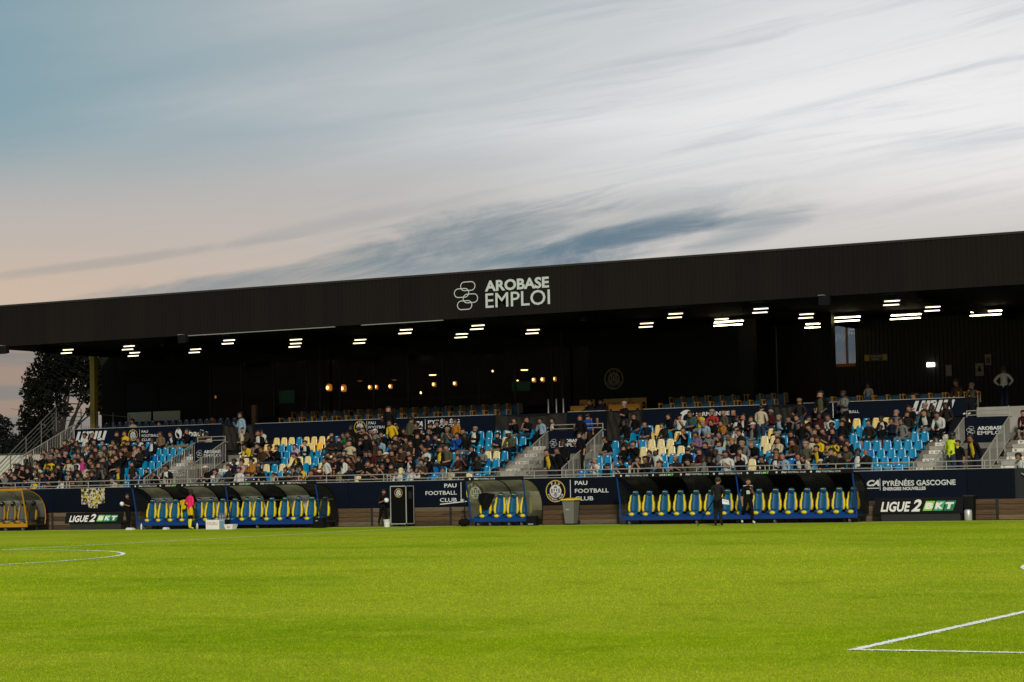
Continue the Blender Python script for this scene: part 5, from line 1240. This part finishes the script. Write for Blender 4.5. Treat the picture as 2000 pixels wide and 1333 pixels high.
# ------------------------------------------------------------------ things along the touchline
def build_props():
    LG = [mat('lime_board', lin(112, 172, 44), .5), mat('jade_board', lin(44, 142, 92), .5), mat('green_board', lin(18, 104, 64), .5)]
    for lab, x0, x1, n, zb, zt in (('black LIGUE 2 BKT sponsor board below the collage cloth', -68.45, -65.05, 82.2, .06, .80), ('black LIGUE 2 BKT sponsor board under the PYRÉNÉES GASCOGNE banner', -28.65, -25.15, 82.5, .06, .90)):
        t = thing('sponsor_board', lab, 'board', (x0, n, 0)); W = x1-x0; tl = -.12
        MB().add([(0, 0, .3), (W, 0, .3), (W, .12, zt), (0, .12, zt), (0, .04, .3), (W, .04, .3), (W, .16, zt), (0, .16, zt)], [(0,1,2,3),(7,6,5,4),(0,4,5,1),(1,5,6,2),(2,6,7,3),(3,7,4,0)]).obj('board_face', BLACK, t)
        MB().box(.25, W-.12, .06, .35, 0, .30).obj('board_foot', RUBBER, t); MB().bar((.3, .14, zt-.1), (.3, .6, 0), .02).bar((W-.3, .14, zt-.1), (W-.3, .6, 0), .02).obj('brace', DSTEEL, t)
        f = lambda x: x*W; z0, z1 = .36, zt-.07; hh = z1-z0; sl = .12/(zt-.3)
        def L(txt, a, b_, m, bold, sh, za=0., zb_=1., lift=.006):
            vs, fs = text_mesh(txt, bold, sh); V = [(f(a)+v[0]*(f(b_)-f(a)), 0, z0+hh*(za+v[1]*(zb_-za))) for v in vs]; V = [(x, (z-.3)*sl-lift, z) for x, _, z in V]
            me = bpy.data.meshes.new('lettering'); me.from_pydata(V, [], fs); me.materials.append(m); link('lettering', me, t)
        PW = mat('board_letter_white', (.60, .58, .55), .5); dx = .0
        L('LIGUE', .07, .41, PW, .03, .2, .02, .84); L('2', .42, .535, PW, .03, .3, .02, 1.0)
        for k in range(3):
            a = .55+.118*k; V = [(f(a), z0+.07*hh), (f(a+.105), z0+.07*hh), (f(a+.105)+.12*hh*2.2, z0+.86*hh), (f(a)+.12*hh*2.2, z0+.86*hh)]; MB().add([(x, (z-.3)*sl-.006, z) for x, z in V], [(0, 1, 2, 3)]).obj('colour_patch', LG[k], t)
            L('BKT'[k], a+.02, a+.118, PW, .07, .15, .2, .74, .012)
    # flight case
    t = thing('flight_case', 'tall black flight case with silver edges and a round crest', 'case', (-50.33, 82.05, 0)); W, D_, H = .78, .62, 1.62
    bevel(MB().box(0, W, 0, D_, .12, .12+H).obj('case_body', mat('case_black', (.004, .004, .0045), .6, spec=.04), t).data, .012)
    for a, b_ in (((0, 0, .12), (0, 0, .12+H)), ((W, 0, .12), (W, 0, .12+H)), ((0, 0, .12), (W, 0, .12)), ((0, 0, .12+H), (W, 0, .12+H)), ((W, D_, .12), (W, D_, .12+H)), ((W, 0, .12+H), (W, D_, .12+H)), ((W, 0, .12), (W, D_, .12))):
        MB().box(min(a[0], b_[0])-.018, max(a[0], b_[0])+.012, min(a[1], b_[1])-.018, max(a[1], b_[1])+.012, a[2]-.018 if a[2] == b_[2] else a[2]+.02, b_[2]+.018 if a[2] == b_[2] else b_[2]-.02).obj('edge_rail', mat('brushed_aluminium', (.60, .60, .58), .3, .6), t)
    crest(t, .40, 1.45, .20, 0); MB().box(W+.002, W+.01, .2, .45, 1.2, 1.5).obj('side_handle', DSTEEL, t)
    for x in (.08, W-.08):
        for y in (.08, D_-.08): MB().bar((x-.02, y, .05), (x+.02, y, .05), .05, 10).box(x-.03, x+.03, y-.02, y+.02, .05, .118).obj('wheel', RUBBER, t)
    # wheelie bin
    t = thing('wheelie_bin', 'grey wheelie bin with a yellow lid beside the round crest', 'bin', (-41.68, 82.2, 0))
    MB().add([(-.20, -.18, .06), (.20, -.18, .06), (.20, .18, .06), (-.20, .18, .06), (-.27, -.26, .98), (.27, -.26, .98), (.27, .26, .98), (-.27, .26, .98)], [(0,3,2,1),(4,5,6,7),(0,1,5,4),(1,2,6,5),(2,3,7,6),(3,0,4,7)]).obj('bin_body', mat('bin_grey', (.12, .12, .105), .5, 0, .1, 3), t)
    bevel(MB().box(-.295, .295, -.285, .285, .985, 1.02).obj('bin_rim', mat('bin_rim', (.09, .09, .08), .5), t).data, .008)
    MB().add([(-.31, -.31, 1.022), (.31, -.31, 1.022), (.31, .29, 1.022), (-.31, .29, 1.022), (-.28, -.27, 1.06), (.28, -.27, 1.06), (.28, .27, 1.11), (-.28, .27, 1.11)], [(0,3,2,1),(4,5,6,7),(0,1,5,4),(1,2,6,5),(2,3,7,6),(3,0,4,7)]).obj('lid', mat('bin_lid_yellow', lin(215, 175, 20), .45), t)
    for x in (-.235, .235): MB().bar((x-.03, .22, .10), (x+.03, .22, .10), .10, 12).obj('wheel', RUBBER, t)
    MB().bar((-.22, .34, .95), (.22, .34, .95), .02).obj('handle', mat('bin_rim', 0), t); MB().add([(-.12, -.2385, .62), (.02, -.2385, .62), (.02, -.242, .66), (-.12, -.242, .66)], [(0, 1, 2, 3)]).obj('bin_label', mat('bin_label', (.35, .35, .33), .6), t)
    # buckets, boxes, bottles, canister
    t = thing('bucket', 'white plastic bucket at the feet of the ball boy by the flight case', 'bucket', (-50.2, 81.5, 0)); MB().lathe([(.12, 0), (.15, .30), (.16, .305), (.16, .325), (.135, .325)], 16).obj('bucket_body', mat('bucket_white', (.55, .54, .50), .4), t); MB().path([(.16*math.cos(a), -.02-.13*math.sin(a), .30-.05*math.sin(a)) for a in np.linspace(0, math.pi, 9)], .006, 5).obj('bucket_handle', STEEL, t)
    t = thing('carton', 'white carton printed with red lettering before the dugout seats', 'box', (-58.3, 80.2, 0)); bevel(MB().box(-.36, .36, -.22, .22, 0, .42).obj('carton_body', mat('carton_white', (.62, .60, .58), .6), t).data, .01)
    lettering(t, 'OGEU', -.30, .28, .2, .33, -.224, mat('carton_red', (.42, .06, .04), .6), .0); MB().box(-.35, .35, -.03, .03, .421, .426).obj('carton_tape', mat('tape', (.4, .36, .3), .4), t); MB().box(.361, .365, -.2, .2, .03, .39).obj('carton_side', mat('carton_blue', (.20, .36, .46), .6), t)
    t = thing('white_tray', 'low white box on the grass to the right of the carton', 'box', (-57.5, 80.25, 0)); MB().add([(-.19, -.15, 0), (.19, -.15, 0), (.19, .15, 0), (-.19, .15, 0), (-.24, -.19, .22), (.24, -.19, .22), (.24, .19, .22), (-.24, .19, .22)], [(0,3,2,1),(0,1,5,4),(1,2,6,5),(2,3,7,6),(3,0,4,7)]).obj('tray_body', mat('carton_white', 0), t); lettering(t, 'ici', -.06, .06, .06, .16, -.18, MATS['carton_red'], .03)
    t = thing('bottle_crate', 'black wire crate of bottles behind the white carton', 'crate', (-58.35, 80.75, .42)); K = MB()
    MB().box(-.35, .35, -.12, .14, -.42, -.005).obj('crate_stand', BLACK, t)
    for z in (0, .14, .28): K.path([(-.3, -.14, z), (.3, -.14, z), (.3, .14, z), (-.3, .14, z), (-.3, -.14, z)], .01, 4)
    for x in (-.3, -.1, .1, .3):
        for y in (-.14, .14): K.bar((x, y, 0), (x, y, .28), .008, 4)
    K.obj('crate_frame', mat('crate_wire', (.12, .12, .12), .4), t)
    for x in (-.2, -.07, .07, .2): MB().lathe([(.04, .0), (.04, .17), (.015, .22), (.015, .25)], 8, (x, 0, 0)).obj('bottle', mat('bottle_plastic', (.25, .26, .27), .2), t)
    for lab, s, n in (('clear white bottle standing beside the pink-bibbed player', -59.5, 80.5), ('small white bottle under the left end of the long dugout', -63.0, 81.0)):
        o = MB().lathe([(.045, 0), (.045, .2), (.018, .26), (.018, .29)], 10).obj('bottle', mat('bottle_white', (.5, .5, .48), .3), None, (s, n, 0), True); tag(o, lab, 'bottle'); MB().lathe([(.022, .29), (.022, .32)], 8).obj('cap', BLACK, o)
    for lab, s, n, w in (('flat white towel on the ground by the first ball boy', -63.55, 80.9, .2), ('folded white cloth under the long dugout', -61.6, 81.0, .12)):
        o = bevel(MB().box(-w, w, -.1, .1, 0, .09).box(-w*.8, w*.7, -.08, .09, .09, .12).obj('towel', mat('towel_white', (.55, .54, .5), .9, 0, .2, 20, .4), None, (s, n, 0)).data, .02) and bpy.data.objects[-1] if 0 else MB().box(-w, w, -.1, .1, 0, .07).box(-w*.8, w*.7, -.08, .09, .0705, .10).obj('towel', mat('towel_white', (.55, .54, .5), .9, 0, .2, 20, .4), None, (s, n, 0)); tag(o, lab, 'towel')
    t = thing('canister', 'silver canister on the ground beside the right sponsor board', 'canister', (-24.95, 82.55, 0)); MB().lathe([(.14, 0), (.15, .02), (.15, .36), (.13, .40), (.06, .43)], 16).obj('canister_body', mat('canister_silver', (.45, .44, .42), .35, .5), t, smooth=True); MB().bar((-.05, 0, .45), (.05, 0, .45), .015).obj('canister_handle', BLACK, t)
    o = MB().box(-.45, .45, -.01, .01, -.55, .55).obj('column_sleeve', BLACK) if 0 else None
    t = thing('black_bin', 'tall black bin standing at the end of the right sponsor board', 'bin', (-24.98, 82.9, 0)); MB().add([(-.17, -.14, 0), (.17, -.14, 0), (.17, .14, 0), (-.17, .14, 0), (-.2, -.17, .92), (.2, -.17, .92), (.2, .17, .92), (-.2, .17, .92)], [(0,3,2,1),(4,5,6,7),(0,1,5,4),(1,2,6,5),(2,3,7,6),(3,0,4,7)]).obj('bin_body', BLACK, t); MB().box(-.21, .21, -.18, .18, .921, .96).obj('lid', RUBBER, t)
    t = thing('equipment_box', 'low black equipment box at the right end of the small dugout', 'box', (-43.0, 81.25, 0)); bevel(MB().box(-.22, .22, -.16, .16, 0, .40).obj('box_body', BLACK, t).data, .015); MB().box(-.12, .12, -.166, -.162, .05, .09).obj('box_label', STEEL, t)
    t = thing('equipment_box', 'low black box at the right end of the long left dugout', 'box', (-53.3, 80.95, 0)); bevel(MB().box(-.25, .25, -.16, .16, 0, .45).obj('box_body', BLACK, t).data, .015); MB().box(-.1, .02, -.166, -.162, .3, .34).obj('box_label', STEEL, t)
    # microphone stand with white boom near the club lettering
    t = thing('boom_stand', 'thin stand with a long white boom in front of the club lettering', 'stand', (-46.75, 82.2, 0)); MB().bar((0, 0, 0), (0, 0, 1.05), .025).bar((0, 0, .1), (-.35, -.1, 0), .015).bar((0, 0, .1), (.3, -.2, 0), .015).bar((0, 0, .1), (.05, .3, 0), .015).obj('stand_pole', BLACK, t); MB().bar((-1.25, .1, .93), (.12, 0, 1.04), .022).obj('boom', mat('boom_white', (.6, .6, .58), .4), t); MB().box(-.16, -.04, -.06, .04, 1.0, 1.14).obj('clamp', mat('clamp_grey', (.4, .39, .36), .5), t)
    # hanging clothes
    def drape(name, lab, s, n, z, w, h, m, cat):
        b = MB(); nx, nz = 9, 8; vs = []
        for j in range(nz+1):
            for i in range(nx+1):
                u = -1+2*i/nx; v = j/nz; ww = w*(1-.25*v*v+.12*math.sin(5*v+u)); vs.append((u*ww, -.10*math.cos(u*1.4)-.06*math.sin(4*u+3*v)-.05*v, -h*v*(1-.22*abs(u)**2)+.06*(1-v)*math.cos(u*1.5)))
        vs += [(x*.96, y+.09, zz) for x, y, zz in vs]; q = (nx+1)*(nz+1)
        fs = [(j*(nx+1)+i, j*(nx+1)+i+1, (j+1)*(nx+1)+i+1, (j+1)*(nx+1)+i) for j in range(nz) for i in range(nx)]; fs += [tuple(q+k for k in reversed(f)) for f in fs]
        fs += [(i, i+1, q+i+1, q+i) for i in range(nx)]; b.add(vs, fs); o = b.obj(name, m, None, (s, n, z), True); return tag(o, lab, cat)
    drape('jacket', 'black jacket hung over the left seat of the small dugout', -45.5, 81.82, 1.33, .34, .62, cloth('black'), 'jacket')
    drape('shirt', 'yellow shirt hung over a seat of the long dugout by the player', -61.13, 81.75, 1.27, .22, .38, cloth('gold'), 'shirt')
    o = bevel(MB().ell((0, 0, .17), (.28, .2, .17), 10, 6).obj('kit_bag', cloth('black'), None, (-46.1, 81.0, 0), True).data, .001); 
    bag = [x for x in bpy.data.objects if x.name.startswith('kit_bag')][0]; tag(bag, 'black kit bag on the ground at the left end of the small dugout', 'bag'); MB().path([(-.15, 0, .3), (-.05, 0, .42), (.06, 0, .42), (.15, 0, .3)], .015, 5).obj('strap', BLACK, bag)
    # shirt-shaped collage cloth
    ma = bpy.data.materials.new('collage_print'); ma.use_nodes = True; N = ma.node_tree.nodes; Lk = ma.node_tree.links; tc = N.new('ShaderNodeTexCoord'); mp = N.new('ShaderNodeMapping'); mp.inputs['Scale'].default_value = (15, 1, 12); Lk.new(tc.outputs['Object'], mp.inputs[0])
    vo = N.new('ShaderNodeTexVoronoi'); vo.inputs['Scale'].default_value = 1.; Lk.new(mp.outputs[0], vo.inputs['Vector']); rp = N.new('ShaderNodeValToRGB'); rp.color_ramp.interpolation = 'CONSTANT'; e = rp.color_ramp.elements; e[0].color = (.01, .01, .01, 1)
    for p_, c_ in ((.26, (.40, .29, .02)), (.42, (.38, .37, .33)), (.55, (.02, .02, .02)), (.64, (.42, .32, .03)), (.74, (.16, .09, .06)), (.84, (.42, .41, .38))): x = e.new(p_); x.color = (*c_, 1)
    sp = N.new('ShaderNodeSeparateColor'); Lk.new(vo.outputs['Color'], sp.inputs[0]); Lk.new(sp.outputs[0], rp.inputs[0]); Lk.new(rp.outputs[0], N['Principled BSDF'].inputs['Base Color']); N['Principled BSDF'].inputs['Roughness'].default_value = .7
    x0, x1 = -68.2, -66.8; q = [(0, .96), (1.4, .96), (1.4, .22), (.98, .20), (.96, .0), (.44, .03), (.42, .18), (.02, .2)]
    o = MB().prism([(x, z) for x, z in q], -.012, 0).obj('collage_cloth', ma, None, (x0, WALL_N-.075, .99)); tag(o, 'shirt-shaped cloth printed with a yellow and white photo collage', 'cloth'); MB().bar((.02, -.01, .955), (1.38, -.01, .955), .012).obj('hanging_cord', BLACK, o)

    # people along the touchline
    def person(lab, fig, s, n, rz, skin, sh, sl, tl, ll, sn, shoe, inner, hair=('short', 'black'), sc=1.0):
        me, sk, J = fig; o = link('person', me, None, (s, n, 0), rz); o.scale = (sc,)*3; dress(o, skin, sh, sl, tl, ll, sn, shoe, inner); link('hair', HAIRS[hair], o, sk); tag(o, lab, 'person', 'people along the touchline'); return o, J, Matrix.Translation((s, n, 0)) @ Matrix.Rotation(rz, 4, 'Z') @ Matrix.Scale(sc, 4)
    BK = cloth('black'); GO = cloth('gold')
    sock = mat('sock_yellow', lin(205, 190, 40), .8, 0, .1, 20, .2); bib = mat('bib_pink', lin(206, 14, 84), .75, 0, .15, 12, .3)
    o, J, M_ = person('player in pink bib, yellow shorts and socks, back turned, by the long dugout', figure('person', False, .0, 'down', 'hips', .1, .2, .1, .12, 2, True), -60.05, 80.75, math.pi-.35, SKINS[3], bib, BK, GO, BK, sock, mat('boot_yellow', lin(190, 190, 30), .5), bib, ('short', 'black'), 1.0)
    o, J, M_ = person('man in dark clothes filming with a monopod, back turned, before the smoked dugout', figure('person', False, .05, 'front', 'phone', .1, -.1, .9, .10, 2, True), -32.99, 77.3, math.pi+.2, SKINS[0], cloth('charcoal'), SKINS[0], BK, cloth('charcoal'), cloth('charcoal'), SHOE[0], cloth('charcoal'), ('short', 'brown'), 1.04)
    h = M_ @ Vector(J['ha-1'][:3]); h2 = M_ @ Vector(J['ha1'][:3])
    foot = Vector((-34.0, 77.62, 0)); hold = Vector((-33.22, 77.5, 1.02)); tip = foot+(hold-foot)*1.25
    o = MB().bar(foot, foot+(hold-foot)*.55, .016, 8).bar(foot+(hold-foot)*.55, tip, .024, 8).obj('monopod', BLACK); tag(o, 'black monopod leaning against the filming man', 'monopod'); MB().box(tip.x-.09, tip.x+.09, tip.y-.06, tip.y+.12, tip.z, tip.z+.13).obj('camera_body', BLACK, o); MB().bar((tip.x, tip.y+.12, tip.z+.065), (tip.x, tip.y+.30, tip.z+.065), .045, 12).obj('lens', DSTEEL, o)
    o = MB().add([(0, 0, 0), (.27, -.04, -.06), (.29, -.03, -.22), (.0, .0, -.19), (0, .03, 0), (.27, -.01, -.06), (.29, .0, -.22), (.0, .03, -.19)], [(0,1,2,3),(7,6,5,4),(0,4,5,1),(1,5,6,2),(2,6,7,3),(3,7,4,0)]).obj('paper_sheet', mat('paper_white', (.72, .72, .74), .7), None, (-32.78, 77.22, 1.02)); tag(o, 'white folded sheet tucked at the hip of the filming man', 'paper'); MB().add([(.02, -.006, -.05), (.24, -.045, -.10), (.24, -.045, -.12), (.02, -.006, -.07)], [(0, 1, 2, 3)]).obj('print', mat('print_grey', (.4, .4, .42), .7), o)
    wk = figure('person', False, .08, 'down', 'phone', .1, .5, .0, 1.0, 2, True)
    o, J, M_ = person('walking man in black kit with white shoes holding a tablet', wk, -33.30, 81.0, math.radians(38), SKINS[0], BK, SKINS[0], BK, BK, BK, SHOE[1], BK, ('short', 'black'), 1.0)
    sh = Vector(J['sh-1'][:3]); sh1 = Vector(J['sh1'][:3]); nk = Vector(J['neck'][:3])
    for a in (sh, sh1): MB().path([a+Vector((0, -.03, .075)), nk+Vector((0, -.035, .02))+(a-nk)*.35], .022, 5).obj('shoulder_stripe', cloth('white'), o)
    MB().box(-.09, .05, -.172, -.160, 1.16, 1.30).obj('badge', cloth('white'), o)
    h = M_ @ Vector(J['ha1'][:3]); o = bevel(MB().box(-.012, .012, -.12, .12, -.17, .17).obj('tablet', mat('tablet_black', (.015, .015, .015), .3), None, h+Vector((.03, -.03, .02)), True).data, .005); tb = [x for x in bpy.data.objects if x.name == 'tablet'][0]; tb.rotation_euler = (.2, .25, .4); tag(tb, 'tablet held up by the walking man', 'tablet'); MB().box(.013, .015, -.10, .10, -.15, .15).obj('screen', mat('screen_pale', (.45, .46, .48), .2), tb)
    bb = figure('person', False, .0, 'ball', 'ball', .1, .2, .3, .1, 2, True); bc = figure('person', False, .1, 'ball', 'ball', .1, .0, .1, .5, 2, True)
    for lab, fig, s, n, rz, sc, bl in (('ball boy in black standing left of the long dugout with a ball', bb, -64.45, 81.9, -.3, .93, 'white football held by the ball boy left of the long dugout'), ('ball boy in black holding a ball in front of the flight case', bc, -50.75, 82.1, math.radians(55), .92, 'white football held by the ball boy beside the flight case')):
        o, J, M_ = person(lab, fig, s, n, rz, SKINS[1], BK, SKINS[1], BK, BK, BK, SHOE[0], BK, ('short', 'black'), sc)
        c = M_ @ ((Vector(J['ha-1'][:3])+Vector(J['ha1'][:3]))/2+Vector((0, -.07, .03)))
        bm = bmesh.new(); bmesh.ops.create_icosphere(bm, subdivisions=2, radius=.112); me = bpy.data.meshes.new('football'); bm.to_mesh(me); bm.free()
        me.materials.append(mat('ball_white', (.62, .62, .60), .45)); me.materials.append(mat('ball_panel', (.04, .05, .12), .5)); me.polygons.foreach_set('material_index', [1 if (k*7) % 11 == 0 else 0 for k in range(len(me.polygons))]); me.polygons.foreach_set('use_smooth', [True]*len(me.polygons)); tag(link('football', me, None, c), bl, 'ball')
build_props()

# ------------------------------------------------------------------ trees and wall beyond the left end
def build_trees():
    BARK = mat('bark', (.012, .009, .007), .9, 0, .3, 6, .4); LEAF = mat('leaf_dark', (.005, .006, .0035), .85, 0, .4, 1.2, 0, .03); LEAF2 = mat('leaf_deep', (.004, .005, .003), .85, 0, .4, 1.2, 0, .1)
    def tree(lab, x, y, z0, trunk_h, clumps, n, leaf, seed, name='tree'):
        rng = random.Random(seed); t = thing(name, lab, 'tree', (x, y, 0)); b = MB(); b.path([(0, 0, 0), (.1, 0, z0+trunk_h*.5)], .22, 8); b.bar((.1, 0, z0+trunk_h*.5), (.05, 0, z0+trunk_h), .2, 8, 0, .14)
        for cx, cy, cz, r in clumps:
            base = Vector((.05, 0, z0+trunk_h*rng.uniform(.45, 1.))); end = Vector((cx, cy, cz)); mid = (base+end)/2+Vector((rng.uniform(-.3, .3), 0, .3)); b.bar(base, mid, .085, 6, 0, .06); b.bar(mid, end, .06, 5, 0, .03)
            for k in range(6): e2 = end+Vector((rng.gauss(0, r*.5), rng.gauss(0, r*.4), rng.gauss(0, r*.5))); b.bar(mid.lerp(end, rng.uniform(.3, 1)), e2, .028, 4, 0, .01)
        b.obj('trunk', BARK, t)
        v = []; f = []; tot = sum(c[3]**2 for c in clumps)
        for cx, cy, cz, r in clumps:
            for k in range(int(n*r*r/tot)):
                sub = Vector((rng.gauss(0, 1), rng.gauss(0, 1), rng.gauss(0, 1))).normalized()*r*rng.uniform(.25, 1.06)**.6; c = Vector((cx, cy, cz))+Vector((sub.x, sub.y, sub.z*.85)); s_ = rng.uniform(.07, .15)
                u = Vector((rng.gauss(0, 1), rng.gauss(0, 1), rng.gauss(0, 1))).normalized(); w = u.orthogonal().normalized(); o = len(v); v += [tuple(c-u*s_), tuple(c+w*s_*.55), tuple(c+u*s_), tuple(c-w*s_*.55)]; f.append((o, o+1, o+2, o+3))
        me = bpy.data.meshes.new('crown'); me.from_pydata(v, [], f); me.materials.append(leaf); link('crown', me, t)
    rng = random.Random(2)
    cl = [(-1.9, 0, 7.0, 1.15), (-2.3, .4, 8.2, 1.1), (-1.4, 0, 9.2, 1.3), (-.2, 0, 10.0, 1.5), (1.0, 0, 10.6, 1.6), (-.6, -.5, 8.2, 1.35), (2.2, .3, 10.2, 1.5), (.6, .2, 8.9, 1.1), (3.2, 0, 9.4, 1.2), (-1.2, .2, 6.4, .9), (1.9, .4, 8.0, .7), (-2.6, 0, 6.2, .8), (2.8, .5, 7.2, .55), (.3, 0, 7.1, .6), (3.4, 0, 8.2, .6), (-.9, .5, 11.4, 1.4), (1.6, 0, 12.0, 1.5)]
    tree('large dark tree standing behind the ochre column at the left', -93.6, 112, 2.0, 3.2, cl, 15000, LEAF, 5)
    tree('thin dark tree with bare lower branches beside the ochre column', -91.2, 113.5, 2.0, 3.8, [(-.6, 0, 8.9, .9), (.5, 0, 9.3, 1.0), (1.2, .3, 8.0, .6), (-.2, 0, 7.6, .5), (.8, 0, 6.9, .4), (-1.1, 0, 7.0, .35)], 3600, LEAF2, 6)
    tree('rounded dark bush-like tree at the left edge of the picture', -109.8, 125, .6, 3., [(0, 0, 5.0, 1.6), (-1.8, 0, 6.0, 1.5), (-.4, 0, 6.6, 1.1), (1.5, .3, 4.2, 1.4), (2.6, 0, 3.6, 1.1)], 6500, LEAF2, 7)
    tree('low dark tree crown rising behind the cream wall', -101.4, 118, .5, 2.5, [(0, 0, 4.6, 1.5), (1.3, 0, 5.2, 1.2), (-1.4, .3, 4.2, 1.2), (2.6, 0, 4.6, 1.1), (.4, 0, 5.6, 1.0)], 6000, LEAF2, 8)
    rngh = random.Random(12); v = []; f = []                           # clipped hedge behind the wall
    for k in range(14000):
        c = Vector((rngh.uniform(-114, -84), 109+rngh.gauss(0, .5), 0)); c.z = rngh.uniform(1., 5.0+.25*math.sin(c.x*1.7)+.2*math.sin(c.x*4.1)); s_ = rngh.uniform(.08, .16); u = Vector((rngh.gauss(0, 1), rngh.gauss(0, 1), rngh.gauss(0, 1))).normalized(); w = u.orthogonal().normalized(); o = len(v); v += [tuple(c-u*s_), tuple(c+w*s_*.6), tuple(c+u*s_), tuple(c-w*s_*.6)]; f.append((o, o+1, o+2, o+3))
    me = bpy.data.meshes.new('hedge'); me.from_pydata(v, [], f); me.materials.append(LEAF2); h = link('hedge', me); tag(h, 'long dark hedge behind the cream wall at the left', 'hedge'); MB().box(-114, -84, 108.8, 109.4, 0, 4.3).obj('hedge_core', LEAF2, h)
    t = thing('boundary_wall', 'cream rendered wall at the left edge behind the stair railing', 'wall', (0, 0, 0)); MB().box(-104, -84.7, 100, 100.25, 0, 4.02).obj('wall_body', CREAMW, t); MB().box(-104.05, -84.65, 99.95, 100.3, 4.022, 4.10).obj('coping', mat('coping', (.03, .03, .03), .7), t)
build_trees()
print('objects', len(bpy.data.objects))
